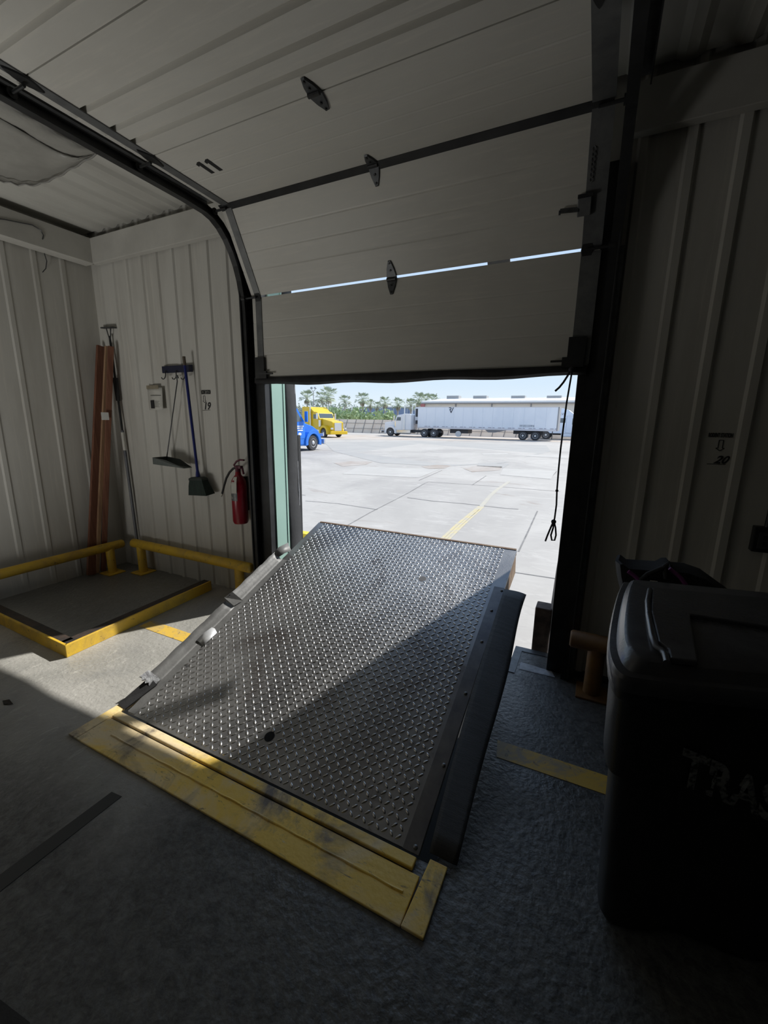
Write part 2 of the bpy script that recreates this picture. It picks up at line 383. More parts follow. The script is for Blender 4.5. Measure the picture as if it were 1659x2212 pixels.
# dark end stiles on the panels, dark joint strip at the bend, hinges, brackets
for xs, xe in ((DX0+.034, DX0+.090), (DX1-.090, DX1+.006)):
    for i in range(len(prof)-1):
        a = Vector((0, *prof[i])); b = Vector((0, *prof[i+1])); d = (b-a).normalized(); nin = Vector((0, -d.z, d.y))
        g = MB(); ring = [a + d*.012, b - d*.012, b - d*.012 + nin*.006, a + d*.012 + nin*.006]
        g.prism([(p.y, p.z) for p in ring], xs, xe, 'x')
        g.build('end_stile', STILE, door)
g = MB(); a = Vector((0, 2.45, 3.012)); g.prism([(2.462, 2.988), (2.425, 3.010), (2.430, 3.020), (2.472, 3.000)], DX0, DX1, 'x'); g.build('joint_strip', BLK, door)
def leaf_plate(c, right, up, wid, hgt, n):
    """pointed oval hinge plate lying on a panel"""
    pts = []
    for k in range(16):
        t = 2*PI*k/16; s_ = math.sin(t); x = math.cos(t)*wid*(1-.55*abs(s_)**1.5)
        pts.append((x, s_*hgt))
    vs = [c + right*x + up*y for x, y in pts] + [c + right*x*.86 + up*y*.92 + n*.007 for x, y in pts]
    N = 16
    fs = [tuple(range(N-1, -1, -1)), tuple(range(N, 2*N))] + [(i, (i+1) % N, N+(i+1) % N, N+i) for i in range(N)]
    return MB().add(vs, fs)
def hinge(px, j, par):
    a = Vector((px, *prof[j])); ups = []
    h = None
    for s_ in (-1, 1):
        q = Vector((px, *prof[j+s_])); d = (q-a).normalized()
        n = Vector((0, -abs(d.z), -abs(d.y))) if True else None
        mb = MB(); w_, hh = .038, .10
        pl = [(-w_, 0), (w_, 0), (w_*.72, hh*.55), (w_*.25, hh), (-w_*.25, hh), (-w_*.72, hh*.55)]
        base = a + n*.004
        vs = [base + Vector((x, 0, 0)) + d*y for x, y in pl] + [base + Vector((x*.9, 0, 0)) + d*y*.96 + n*.006 for x, y in pl]
        mb.add(vs, [(5,4,3,2,1,0), (6,7,8,9,10,11)] + [(i, (i+1) % 6, 6+(i+1) % 6, 6+i) for i in range(6)])
        o = mb.build('hinge' if s_ < 0 else 'hinge_leaf', DKGALV, par if s_ < 0 else h)
        if s_ < 0: h = o
        bt = MB()
        for yy in (.045, .085):
            c = base + d*yy + n*.008
            bt.lathe([(.006, 0), (.006, .004)], 8, Matrix.Translation(c) @ n.to_track_quat('Z', 'Y').to_matrix().to_4x4())
        bt.build('bolt', BLK, h)
    k = MB().tube([a + Vector((-.03, -.014, -.012)), a + Vector((.03, -.014, -.012))], .011, 10)
    k.build('knuckle', BLK, h)
for j in (1, 2, 3, 4): hinge(-1.30, j, door)
for xx in (DX0+.062, DX1-.062):
    for j in (1, 2, 3, 4):
        a = Vector((xx, *prof[j])); s_ = -1 if xx < -1 else 1
        d = (Vector((xx, *prof[j+1])) - Vector((xx, *prof[j-1]))).normalized(); n = Vector((0, -d.z, d.y))
        if n.z > 0: n = -n
        g = leaf_plate(a + n*.006, Vector((1, 0, 0)), d, .032, .085, n)
        g.tube([a + n*.03, a + n*.03 + Vector((s_*.13, 0, 0))], .008, 8)
        g.tube([a + n*.03 + Vector((s_*.10, 0, 0)), a + n*.03 + Vector((s_*.135, 0, 0))], .022, 12)
        g.build('roller_bracket', BLK, door, smooth=40)
for xx, s_ in ((DX0+.062, -1), (DX1-.062, 1)):
    g = MB(); g.box((xx-.045, 2.69, 1.90), (xx+.045, 2.712, 2.06)); g.box((xx-.07*(1 if s_ > 0 else .6), 2.685, 1.90), (xx+.07*(1 if s_ < 0 else .6), 2.70, 1.955))
    g.tube([Vector((xx, 2.69, 1.935)), Vector((xx-s_*.13, 2.69, 1.935))], .006, 6)
    g.build('bottom_bracket', BLK, door)
# slide lock on the right stile
def on_panel(px, py, off=.01):       # a spot on the leaning second panel
    a = Vector((0, *prof[1])); b = Vector((0, *prof[2])); dv = (b-a).normalized(); n = Vector((0, -dv.z, dv.y))
    if n.y > 0: n = -n
    d = ray(px, py); return CAM + d*((a-CAM).dot(n)/d.dot(n)) + n*off
a = on_panel(1247, 468); b = on_panel(1250, 420); c = on_panel(1276, 462); up_ = (b-a); rt_ = Vector((c.x-a.x, 0, 0)); n_ = rt_.normalized().cross(up_.normalized())
if n_.y > 0: n_ = -n_
g = MB(); vs = [a, a+rt_, a+rt_+up_, a+up_]; vs += [v + n_*.022 for v in vs]
g.add(vs, [(0,1,2,3), (7,6,5,4), (0,4,5,1), (1,5,6,2), (2,6,7,3), (3,7,4,0)])
lk = g.build('slide_lock', STILE, door, bevel=.003)
g = MB(); g.bar(a + up_*.35 + n_*.02 + rt_*.1, on_panel(1211, 455, .03), .010, .020); g.bar(on_panel(1211, 453, .03), on_panel(1210, 463, .03), .010, .014); g.build('lock_handle', DKGALV, lk)
g = MB(); g.bar(a + up_*.92 + n_*.026, a + up_*.92 + n_*.026 + rt_*1.1, .012, .014); g.build('lock_bolt', BLK, lk)
g = MB()
for k in range(7):
    c = on_panel(1284 - k*1.1, 322 + k*11, .012)
    g.tube([c + Vector((.007*math.cos(t), -.002*math.cos(t), .013*math.sin(t))) for t in [2*PI*q/8 for q in range(9)]], .0022, 5)
g.build('lock_chain', GALV, door)
# rubber seal along the bottom edge, sagging a little
rows = []
for k in range(25):
    x = DX0 + (DX1-DX0)*k/24; sag = .006*math.sin(k*.9) - .008*math.sin(PI*k/24)
    rows.append([Vector((x, 2.70, 1.91)), Vector((x, 2.698, 1.872+sag)), Vector((x, 2.72, 1.858+sag)), Vector((x, 2.755, 1.868+sag)), Vector((x, 2.765, 1.91))])
MB().grid(rows).build('bottom_seal', RUB, door, smooth=40, solid=.004)
for x in (-2.222, -2.156):
    g = MB(); zt = lambda y: 3.0262 - .0005 - (y-2.03)*.0263
    y0, y1 = 2.028, 2.142
    pl = [(x-.013, y1), (x+.015, y1), (x+.015, y0), (x-.003, y0), (x-.026, y0+.014), (x-.026, y0+.036), (x-.013, y0+.028)]
    vs = [(a, b, zt(b)) for a, b in pl] + [(a, b, zt(b)-.0015) for a, b in pl]
    g.add(vs, [tuple(range(7)), tuple(range(13, 6, -1))] + [(i, (i+1) % 7, 7+(i+1) % 7, 7+i) for i in range(7)])
    g.build('door_numeral', INK, door)

# ------------------------------------------------------------------ door tracks
def track(name, label, xo, sgn):
    t = thing(name, label, 'door track', (xo, 2.72, 0))
    path = [(2.70, 0.0), (2.70, 2.40)]
    for k in range(1, 9):
        an = k/8*math.radians(86); path.append((2.70 - .36*(1-math.cos(an)), 2.40 + .58*math.sin(an)))
    path += [(2.2, 2.99), (1.2, 3.01), (-.6, 3.04)]
    pts = [Vector((xo, y, z)) for y, z in path]
    def sweep(du, dv):  # rectangle profile, du along x range, dv normal range
        rows = []
        for i, p in enumerate(pts):
            d = (pts[min(i+1, len(pts)-1)] - pts[max(i-1, 0)]).normalized(); n = Vector((0, -d.z, d.y))
            if n.y > 0 or (abs(n.y) < 1e-6 and n.z > 0): n = -n
            n = Vector((0, -d.z, d.y)) if d.z > .01 or True else n
            rows.append([p + Vector((a, 0, 0)) + n*b for a, b in ((du[0], dv[0]), (du[1], dv[0]), (du[1], dv[1]), (du[0], dv[1]), (du[0], dv[0]))])
        return MB().grid(rows)
    g = sweep((-.004, .004), (-.022, .022)); g2 = sweep((-.024, .024), (.020, .026)); g3 = sweep((-.024, .024), (-.026, -.020))
    g.add(g2.v, g2.f); g.add(g3.v, g3.f)
    g.build('channel', BLK, t)
    a = MB(); a.bar((xo+sgn*.045, 2.45, 3.07), (xo+sgn*.045, -.6, 3.095), .045, .012); a.bar((xo+sgn*.065, 2.45, 3.05), (xo+sgn*.065, -.6, 3.075), .006, .05)
    a.build('support_angle', GALV if sgn < 0 else DKGALV, t)
    a = MB(); a.bar((xo+sgn*.02, 2.735, 0), (xo+sgn*.02, 2.735, 2.5), .05, .008, (0, 1, 0)); a.build('mounting_angle', GALV, t)
    for y in (1.9, .4): MB().bar((xo+sgn*.05, y, 3.08), (xo+sgn*.05, y, 3.25), .03, .004).build('hanger_strap', DKGALV, t)
    return t
track('door_track', 'black curved steel track at the left side of the overhead door', -2.555, -1)
track('door_track', 'black curved steel track at the right side of the overhead door', -.020, 1)

# ------------------------------------------------------------------ dock seal pads outside
g = MB()
rows = []
for k in range(9):
    z = .28 + (2.95-.28)*k/8; b = .012*math.sin(k*2.1)
    e_ = .075*(1-z/3)**.8; rows.append([Vector((-2.56, 2.98, z)), Vector((-2.425, 2.976, z)), Vector((-2.412+b*.5, 3.0, z)), Vector((-2.408+b*.5, 3.07+e_, z)), Vector((-2.43, 3.10+e_, z)), Vector((-2.7, 3.12+e_, z))])
ds = thing('dock_seal', 'black padded dock seal at the left edge outside the opening', 'dock seal', (-2.45, 3.05, .28))
MB().grid(rows).build('foam_pad', FOAM, ds, smooth=60)
MB().box((-2.44, 3.13, .2), (-2.412, 3.165, 1.45)).build('rear_flap', RUB, ds)
MB().bar((-2.412, 3.135, .3), (-2.412, 3.082, 2.9), .006, .006).build('edge_binding', PALEP, ds)
ds2 = thing('dock_seal', 'pale bulging dock seal beside the right door post', 'dock seal', (.0, 3.15, .2))
rows = []
for k in range(13):
    z = .12 + (2.95-.12)*k/12; b = .03*math.exp(-((z-.42)/.25)**2)
    rows.append([Vector((.15, 2.96, z)), Vector((-.105-b*.4, 2.97, z)), Vector((-.135-b, 3.03, z)), Vector((-.14-b, 3.18, z)), Vector((-.13, 3.32, z)), Vector((.2, 3.34, z))])
SEALP = mat('dusty_grey_seal', (.36, .34, .32), (.26, .24, .23), 6, rough=.7, bump=.2, bscale=25)
MB().grid(rows).build('foam_pad', SEALP, ds2, smooth=60)
tf = MB(); tf.bar((-.80, 3.40, 2.95), (-.76, 3.40, 2.62), .16, .012, (0, 1, 0)); tf.bar((-.76, 3.40, 2.64), (-.50, 3.40, 2.27), .13, .012, (0, 1, 0))  # unseen loose flap, added and shaped to cast the shadow streak on the deck
tf.bar((-2.5, 3.38, 3.0), (.15, 3.38, 3.0), .10, .30, (0, 0, 1)); tf.build('added_head_flap', FOAM, ds2)
g = MB(); g.prism([(-.262, 3.0), (-.262, 3.13), (-.15, 3.13), (-.15, 3.0)], -.9, .31, 'z')
BUMP = mat('cracked_brown_rubber', (.055, .038, .032), (.13, .095, .075), 16, rough=.8, bump=.5, bscale=40)
tag(g.build('dock_bumper', BUMP, bevel=.008), 'cracked brown dock bumper standing outside by the right door post', 'bumper')
gb = thing('wheel_guide', 'green guide post with a yellow top beyond the ramp edge', 'guide post', tuple(on_z(662, 1190, -1.0)))
p = on_z(664, 1158, -.3)
GRN = mat('green_paint', (.03, .22, .10), rough=.5)
MB().box((p.x-.5, p.y-.05, -1.2), (p.x+.16, p.y+.08, -.33)).build('post', GRN, gb)
MB().box((p.x-.52, p.y-.06, -.33), (p.x+.17, p.y+.09, -.25)).build('cap', mat('bright_yellow_paint', (.72, .52, .03), rough=.5), gb)

# ------------------------------------------------------------------ dock leveler
HY, FY, FZ = 1.20, 3.05, .69
DL = math.hypot(FY-HY, FZ); DU = Vector((1, 0, 0)); DV = Vector((0, FY-HY, FZ)).normalized(); DW = DU.cross(DV)
LX0, LX1 = -2.145, -.428
def D(u, v, w=0): return Vector((0, HY, .002)) + DU*u + DV*v + DW*w
lev = thing('dock_leveler', 'raised steel tread plate dock leveler sloping up to the open doorway', 'dock leveler', ((LX0+LX1)/2, HY, 0))
deck = MB(); T = .014
def slab(mb, u0, u1, v0, v1, w0, w1):
    vs = [D(u, v, w_) for w_ in (w0, w1) for u, v in ((u0, v0), (u1, v0), (u1, v1), (u0, v1))]
    return mb.add(vs, [(3,2,1,0), (4,5,6,7), (0,1,5,4), (1,2,6,5), (2,3,7,6), (3,0,4,7)])
slab(deck, LX0, LX1, .015, DL, -T, 0)
deck.alt = (len(deck.f), TREAD)
PIT_ = .0305; LEN, WID, HGT = .0148, .0060, .0038
nu = int((LX1-.075-LX0-.06)/PIT_); nv = int((DL-.05)/PIT_)
holes = [(-.976, 1.50), (-1.285, .187)]
ring1 = [(math.cos(2*PI*k/8), math.sin(2*PI*k/8)) for k in range(8)]
for i in range(nu+1):
    for j in range(nv+1):
        u = LX0+.065 + i*PIT_; v = .04 + j*PIT_
        if any((u-a)**2+(v-b)**2 < .036**2 for a, b in holes): continue
        an = PI/4 if (i+j) % 2 else -PI/4
        ca, sa = math.cos(an), math.sin(an)
        wear = 1 - .45*max(0, math.sin(u*3.1+1.0)*math.sin(v*2.3+.6))
        vs = []
        for sc, hh in ((1, 0), (.62, .85), (.25, 1.0)):
            for cx_, sy_ in ring1:
                x = cx_*LEN*(sc if sc == 1 else sc+.15); y = sy_*WID*sc
                vs.append(D(u + x*ca - y*sa, v + x*sa + y*ca, HGT*hh*wear))
        n = len(deck.v); deck.v += vs
        for r_ in (0, 1):
            for k in range(8): deck.f.append((n+r_*8+k, n+r_*8+(k+1) % 8, n+r_*8+8+(k+1) % 8, n+r_*8+8+k))
        deck.f.append(tuple(n+16+k for k in range(8)))
deck.build('deck_plate', DECK, lev, smooth=50)
for a, b in holes:
    cut = MB(); vs = [D(a + .026*math.cos(2*PI*k/20), b + .026*math.sin(2*PI*k/20), .0012) for k in range(20)]
    c2 = [D(a + .030*math.cos(2*PI*k/20), b + .030*math.sin(2*PI*k/20), .0016) for k in range(20)]
    cut.add(vs, [tuple(range(20))])
    cut.build('lifting_hole', PIT if b < 1 else mat('worn_plug_steel', (.16, .15, .14), rough=.5, metal=.5), lev)
g = MB(); slab(g, LX0+.01, LX1-.005, DL+.001, DL+.016, -.05, .004)
g.build('lip_edge', RUST, lev)
g = MB()   # side skirt under the right edge, deeper towards the front
vs = [D(LX1-.004, .9, -T), D(LX1-.004, DL-.01, -T), D(LX1-.004, DL-.02, -.19), D(LX1-.004, .9, -.05)]
vs += [v + Vector((-.012, 0, 0)) for v in vs]
g.add(vs, [(0,1,2,3), (7,6,5,4), (0,4,5,1), (1,5,6,2), (2,6,7,3), (3,7,4,0)])
g.build('side_skirt', RUST, lev)
g = MB()
vs = [D(LX0+.012, .1, -T), D(LX0+.012, DL-.01, -T), D(LX0+.012, DL-.02, -.30), D(LX0+.012, .1, -.06)]
vs += [v + Vector((-.012, 0, 0)) for v in vs]
g.add(vs, [(0,1,2,3), (7,6,5,4), (0,4,5,1), (1,5,6,2), (2,6,7,3), (3,7,4,0)])
g.build('side_skirt', RUB, lev)
ub = LX1
bar_ = slab(MB(), ub-.066, ub, .01, 1.55, .001, .007).build('clamp_bar', DECKS, lev, bevel=.001)
bar_['label'] = 'dark flat steel clamp bar with dome bolts'
for (px, py) in ((1090, 1279), (1062, 1321), (1041, 1388), (1006, 1500), (959, 1655), (898, 1832)):
    d = ray(px, py); t = (D(0, 0)-CAM).dot(DW)/d.dot(DW); q = CAM + d*t
    v = (q-D(0, 0)).dot(DV); u = min(ub-.012, q.x)
    MB().lathe([(.009, 0), (.009, .003), (.006, .006), (.002, .0075)], 10, Matrix.Translation(D(u, v, .007)) @ DW.to_track_quat('Z', 'Y').to_matrix().to_4x4()).build('bolt', GALV, bar_, smooth=40)
rows = []
for k in range(21):
    v = .03 + (1.53-.03)*k/20; t = k/20
    z0 = D(0, v).z
    inner = LX1 + (.035*(1-t)**3); out = -.288 - .012*math.sin(t*9)*t
    y_ = D(0, v).y; rows.append([Vector((inner + (out-inner)*q/6, y_ + .02*t*q/6, max(.010, z0 + .012 - .02*t*(q/6)**2 + .0015*math.sin(k*.8+q)))) for q in range(7)])
MB().grid(rows).build('rubber_flap', FLAPM, lev, smooth=30, solid=.007)
# crumpled metal weather strip along the left edge
slab(MB(), LX0-.004, LX0+.052, .02, 1.42, .001, .004).build('edge_strip', ALU, lev)
def seal(v0, v1, off, lift, lean, jag0=0, nn=14):
    rows = []
    for k in range(nn+1):
        v = v0 + (v1-v0)*k/nn; t = k/nn; j = .006*math.sin(k*2.3) + (.012*math.sin(k*5.1) if k < 2 else 0)
        rows.append([D(LX0+.010, v, .003), D(LX0-.010, v, .004 + lift*.1), D(LX0-.04-off*t, v + j, .018+lift*.5), D(LX0-.070-lean, v + j*1.5, .036+lift + .003*math.sin(k*1.7))])
    return MB().grid(rows)
seal(.20, .865, .0, .0, .0).build('weather_strip', ALU, lev, smooth=50, solid=.002)
seal(.905, 1.42, -.01, .03, -.02).build('weather_strip', ALU, lev, smooth=50, solid=.002)
rows = [[D(LX0-.01, 1.41, .03), D(LX0-.055, 1.41, .065)], [D(LX0+.01, 1.46, .035), D(LX0-.05, 1.48, .07)], [D(LX0+.04, 1.51, .03), D(LX0-.03, 1.57, .055)]]
MB().grid(rows).build('bent_strip_end', ALU, lev, smooth=60, solid=.002)
MB().add([D(LX0-.075, .875, .06), D(LX0+.005, .865, .012), D(LX0+.03, .93, .01), D(LX0-.045, .93, .075)], [(0, 1, 2), (0, 2, 3)]).build('folded_strip_flap', ALU, lev, solid=.002)
rows = []
for k in range(9):
    u = LX0-.075 + .075*k/8
    rows.append([D(u, .18 + .009*math.sin(k*2.7), .045-.045*k/8+.02*(1-k/8)), D(u+.004, .235, .058-.05*k/8)])
MB().grid(rows).build('torn_strip_end', mat('torn_grey_foam', (.35, .36, .37), (.16, .16, .17), 40, rough=.8, bump=.6, bscale=60), lev, solid=.012)
MB().add([D(LX0-.10, .03, .005), D(LX0-.03, .02, .004), D(LX0+.02, .20, .012), D(LX0-.05, .215, .03)], [(0, 1, 2, 3)]).build('rubber_tongue', RUB, lev, solid=.008)
rows = [[D(LX0-.012, .535, .012), D(LX0+.02, .53, .010), D(LX0+.060, .515, .006)], [D(LX0-.012, .60, .014), D(LX0+.025, .60, .011), D(LX0+.066, .575, .007)], [D(LX0+.002, .655, .012), D(LX0+.03, .655, .010), D(LX0+.066, .635, .006)]]
sp = MB().grid(rows).build('tape_patch', TAPE, lev, smooth=60, solid=.002); sp['label'] = 'bright silver tape patch'

# ------------------------------------------------------------------ yellow pit frame set in the floor
pf = thing('pit_frame', 'scuffed yellow steel frame plate around the foot of the dock leveler', 'floor frame', (-1.28, 1.08, 0))
g = MB(); g.box((-2.185, .972, .001), (-.398, 1.142, .012)); g.build('front_plate', YELD, pf, bevel=.003)
g = MB(); g.box((-2.18, 1.150, .002), (-.43, 1.194, .020)); g.build('hinge_bar', YELD, pf, bevel=.004)
g = MB()
pts = []
for k in range(41):
    x = -2.05 + 1.62*k/40; pts.append(Vector((x, 1.066 + .0012*math.sin(k*1.9), .0115 + (.0012*math.sin(k*1.3)))))
g.tube(pts, .0055, 6); g.build('weld_seam', YELD, pf, smooth=60)
g = MB(); g.prism([(-2.25, .972), (-2.187, .972), (-2.187, 1.22), (-2.165, 1.335), (-2.25, 1.335)], .001, .014, 'z'); g.build('side_plate', YELD, pf, bevel=.003)
g = MB(); g.prism([(-.396, .972), (-.318, .972), (-.318, 1.216), (-.385, 1.216)], .001, .014, 'z'); g.build('side_plate', YELD, pf, bevel=.003)

# ------------------------------------------------------------------ painted lines, tape, a pale patch and mats on the floor
for nm, lab, m_, pts in (
    ('floor_line', 'yellow painted floor line between the low kerb and the dock leveler', LINE, [(-3.03, 1.99), (-2.26, 1.985), (-2.26, 1.875), (-3.03, 1.88)]),
    ('floor_line', 'yellow painted floor line running from the leveler flap to the bin', LINE, [(-.29, 1.95), (1.6, 1.97), (1.6, 1.855), (-.27, 1.835)]),
    ('floor_tape', 'dark tape stripe on the floor left of the yellow frame', DARKTAPE, [(-1.735, .28), (-1.665, .28), (-1.663, .872), (-1.724, .866)]),
    ('pale_patch', 'pale patch on the floor at the right door post', PALEP, [(-.30, 2.755), (-.10, 2.735), (-.075, 2.672), (-.295, 2.662)])):  # thin pale mottled sheet laid flat by the post
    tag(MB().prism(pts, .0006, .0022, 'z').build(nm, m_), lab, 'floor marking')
tag(MB().prism([(-2.1, -.4), (-1.0, -.4), (-1.0, .215), (-1.19, .322), (-1.36, .305), (-2.1, .27)], .0005, .012, 'z').build('rubber_mat', RUB), 'black rubber mat edge in the lower left corner of the floor', 'mat')
g = MB(); q = on_z(15, 1520); g.grid([[q + Vector((-.05, .0, .002)), q + Vector((-.01, .018, .012))], [q + Vector((.0, -.015, .006)), q + Vector((.04, .012, .004))]])
tag(g.build('dry_leaf', mat('dark_leaf', (.03, .025, .02), rough=.8), solid=.002), 'small dark curled scrap lying alone on the shaded floor at left', 'scrap')

# ------------------------------------------------------------------ low kerb in the left corner
kb = thing('floor_kerb', 'low yellow steel kerb with black top around the left corner', 'kerb', (-3.05, 1.40, 0))
KT = mat('black_kerb_top', (.02, .02, .02), (.06, .04, .03), 14, rough=.6)
g = MB(); g.bar((-3.046, 1.375, .045), (-3.118, 2.66, .045), .018, .09); o = g.build('side_rail', YEL, kb, bevel=.003)
g = MB(); g.bar((-3.04, 1.385, .045), (-4.52, 1.43, .045), .018, .09); o = g.build('front_rail', YEL, kb, bevel=.003)
g = MB(); g.bar((-3.094, 1.40, .08), (-3.166, 2.66, .08), .075, .012); g.bar((-3.10, 1.425, .08), (-4.52, 1.472, .08), .07, .012)
g.bar((-3.126, 1.44, .04), (-3.198, 2.66, .04), .012, .075); g.bar((-3.13, 1.455, .04), (-4.52, 1.50, .04), .012, .075)
g.build('black_ledge', KT, kb)

# ------------------------------------------------------------------ yellow pipe guard rails
def guard(label, p, q, posts, r=.05, plate=True, YEL=YEL):
    t = thing('guard_rail', label, 'guard rail', (posts[0][0], posts[0][1], 0))
    g = MB(); d = (Vector(q)-Vector(p)).normalized(); p = Vector(p); q = Vector(q)
    g.tube([p, p + d*.012, q - d*.012, q], [r*.8, r, r, r*.8], 18); g.build('rail', YEL, t, smooth=50)
    for x, y in posts:
        s = ((x-p.x)*d.x + (y-p.y)*d.y); z = p.z + d.z*s
        MB().tube([(x, y, .01), (x, y, z-.01)], r*.92, 18).build('post', YEL, t, smooth=50)
        if plate: MB().box((x-.085, y-.085, .001), (x+.085, y+.085, .012)).build('base_plate', YEL, t, bevel=.002)
guard('yellow pipe guard rail along the left wall in the corner', (-4.36, 2.64, .285), (-4.36, -1.2, .285), [(-4.36, 2.50), (-4.36, .4)], .043)
guard('yellow pipe guard rail along the dock wall under the broom', (-4.22, 2.66, .305), (-2.60, 2.66, .305), [(-4.10, 2.66), (-2.745, 2.66)], .045)
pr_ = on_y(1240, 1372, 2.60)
guard('shadowed yellow pipe guard rail at the right wall behind the bin', (pr_.x-.02, 2.60, .33), (2.2, 2.60, .33), [(.135, 2.60), (1.5, 2.60)], .052, YEL=mat('shade_darkened_yellow', (.26, .13, .035), (.13, .07, .03), 6, rough=.6))  # the low light on this yellow rail is put into its browner colour

# ------------------------------------------------------------------ lumber leaning in the corner
def plank(name, label, foot, top, w_, t_, face, m_):
    foot = Vector(foot); top = Vector(top); d = (top-foot).normalized(); a = Vector(face).normalized(); a = (a - d*a.dot(d)).normalized(); b = a.cross(d)
    vs = [c + a*(w_/2*i) + b*(t_/2*j) for c in (foot, top) for i, j in ((-1,-1),(1,-1),(1,1),(-1,1))]
    o = MB().add(vs, [(0,1,2,3),(7,6,5,4),(0,4,5,1),(1,5,6,2),(2,6,7,3),(3,7,4,0)]).build(name, m_, bevel=.003)
    return tag(o, label, 'plank', 'lumber leaning in the corner')
def lean(xt, yt, Yt, xb, yb): return on_y(xt, yt, Yt), on_z(xb, yb, .02)
XB = -4.465
def foot_top(pf_, pt_, dx=0):
    a = on_x(pf_, 1200, XB+dx); b = on_x(pt_, 748, -4.49+dx*.3); d = (b-a).normalized(); return a + d*((.012-a.z)/d.z), b
f_, t_ = foot_top(199, 219); plank('lumber_board', 'wide reddish board leaning in the corner, leftmost of the lumber', f_, t_, .085, .030, (.0, 1, 0), WOOD)
f_, _t = foot_top(211, 230.5, .0); t_ = on_y(231, 748, 2.715); pb = plank('lumber_board', 'narrow tan board with a white tag, middle of the leaning lumber', f_, t_, .034, .030, (.1, 1, 0), WOODT)
f_, _t = foot_top(224, 237.5, .0); t_ = on_y(239.5, 748, 2.70); plank('lumber_board', 'narrow reddish board leaning in the corner, rightmost of the lumber', f_, t_, .048, .030, (.35, 1, 0), WOOD)
g = MB(); q = on_x(227, 899, -4.30); g.box((-.001, -.032, -.036), (.003, .032, .036), Matrix.Translation(q) @ Matrix.Rotation(-.2, 4, 'Z'))
tg = g.build('price_tag', WHITE, pb); tg['label'] = 'white square tag'

# ------------------------------------------------------------------ long handled squeegee in the corner
top = on_y(235, 714, 2.745); bot = on_y(300, 1195, 2.735); d = (bot-top).normalized()
ft = bot + d*((.02-bot.z)/d.z)
sq = thing('squeegee_pole', 'tall grey pole with T shaped head leaning right of the lumber', 'pole tool', tuple(ft))
MB().tube([top + d*.95, ft], .015, 12).build('lower_tube', POLEG, sq, smooth=50)
MB().tube([top + d*.05, top + d*.95], .010, 10).build('upper_tube', BLK, sq, smooth=50)
MB().tube([top + d*.44, top + d*.50, top + d*.66], [.026, .024, .020], 12).build('clamp_collar', RUB, sq, smooth=50)
MB().tube([top + d*.97, top + d*1.15], .0165, 12).build('white_label', PAPER, sq, smooth=50)
g = MB(); g.bar(top + Vector((-.10, 0, .03)), top + Vector((.10, 0, .02)), .035, .012); g.bar(top + Vector((-.035, 0, .02)), top + d*.10, .008, .008); g.bar(top + Vector((.035, 0, .02)), top + d*.10, .008, .008)
g.build('cross_head', DKGALV, sq, bevel=.002)

# ------------------------------------------------------------------ tool rack, dustpan, broom, notice, extinguisher
YR = WY - .03
a = on_y(352, 799, YR); b = on_y(416, 796, YR)
rk = thing('tool_rack', 'navy hook rack screwed to the dock wall above the dustpan', 'rack', tuple(a))
g = MB(); g.box((a.x, YR-.012, a.z-.03), (b.x, YR+.006, a.z+.03)); g.build('rail', NAVY, rk, bevel=.004)
for px in (358, 381, 400):
    c = on_y(px, 806, YR-.02); g = MB()
    pts = [c + Vector((0, .0, .02)), c + Vector((.012, -.012, .0)), c + Vector((.022, -.02, -.02)), c + Vector((.02, -.026, -.042)), c + Vector((.004, -.03, -.055)), c + Vector((-.014, -.03, -.052)), c + Vector((-.022, -.03, -.04))]
    g.tube(pts, .0045, 7); g.build('hook', BLK, rk, smooth=60)
h0 = on_y(383, 816, YR-.045); h1 = on_y(360, 990, YR-.05)
dp = thing('dustpan', 'grey metal dustpan hanging by its long wire handle', 'dustpan', tuple(h1))
g = MB(); g.tube([h0 + Vector((.012, 0, -.005)), h0 + Vector((.006, 0, .02)), h0 + Vector((-.008, 0, .012)), h0 + Vector((-.004, 0, -.03)), h1], .005, 8); g.build('handle', DKGALV, dp, smooth=60)
c0 = on_y(357, 986, YR-.05); c1 = on_y(358, 1000, YR-.05); c2 = on_y(413, 1010, YR-.05); c3 = on_y(386, 992, YR-.05)
g = MB()
ys = (-.13, .015)
vs = [Vector((p.x, p.y+yy*(.6 if i == 2 else 1), p.z)) for yy in ys for i, p in enumerate((c0, c1, c2, c3))]
g.add(vs, [(0, 1, 2, 3), (7, 6, 5, 4), (1, 5, 6, 2), (0, 4, 5, 1)]); g.build('pan', TIN, dp, solid=.003)
bt = on_y(397, 770, YR-.055); bb = on_y(428, 1030, YR-.055)
br = thing('broom', 'blue handled broom with dark bristles hanging on the dock wall', 'broom', tuple(on_y(432, 1064, YR-.055)))
d = (bb-bt).normalized()
MB().tube([bt, bt + d*.075], .013, 12).build('handle_tip', mat('brown_handle_tip', (.10, .08, .06), rough=.5), br, smooth=50)
MB().tube([bt + d*.075, bb - d*.06, bb - d*.03, bb + d*.02], [.0125, .0125, .018, .024], 12).build('handle', BLUEH, br, smooth=50)
sd = Vector((d.z, 0, -d.x)); sd = Vector((1, 0, .06)).normalized()
g = MB(); rows = []
for t, wl_, wr_, th in ((0, .05, .05, .03), (.012, .085, .08, .035), (.03, .088, .085, .036)):
    c = bb + d*(t); rows.append([c + sd*wr_ + Vector((0, th, 0)), c + sd*wr_ - Vector((0, th, 0)), c - sd*wl_ - Vector((0, th, 0)), c - sd*wl_ + Vector((0, th, 0)), c + sd*wr_ + Vector((0, th, 0))])
g.grid(rows); g.add([rows[0][k] for k in range(4)], [(0, 1, 2, 3)]); g.build('broom_block', mat('dark_green_block', (.012, .02, .018), rough=.5), br)
g = MB(); rows = []
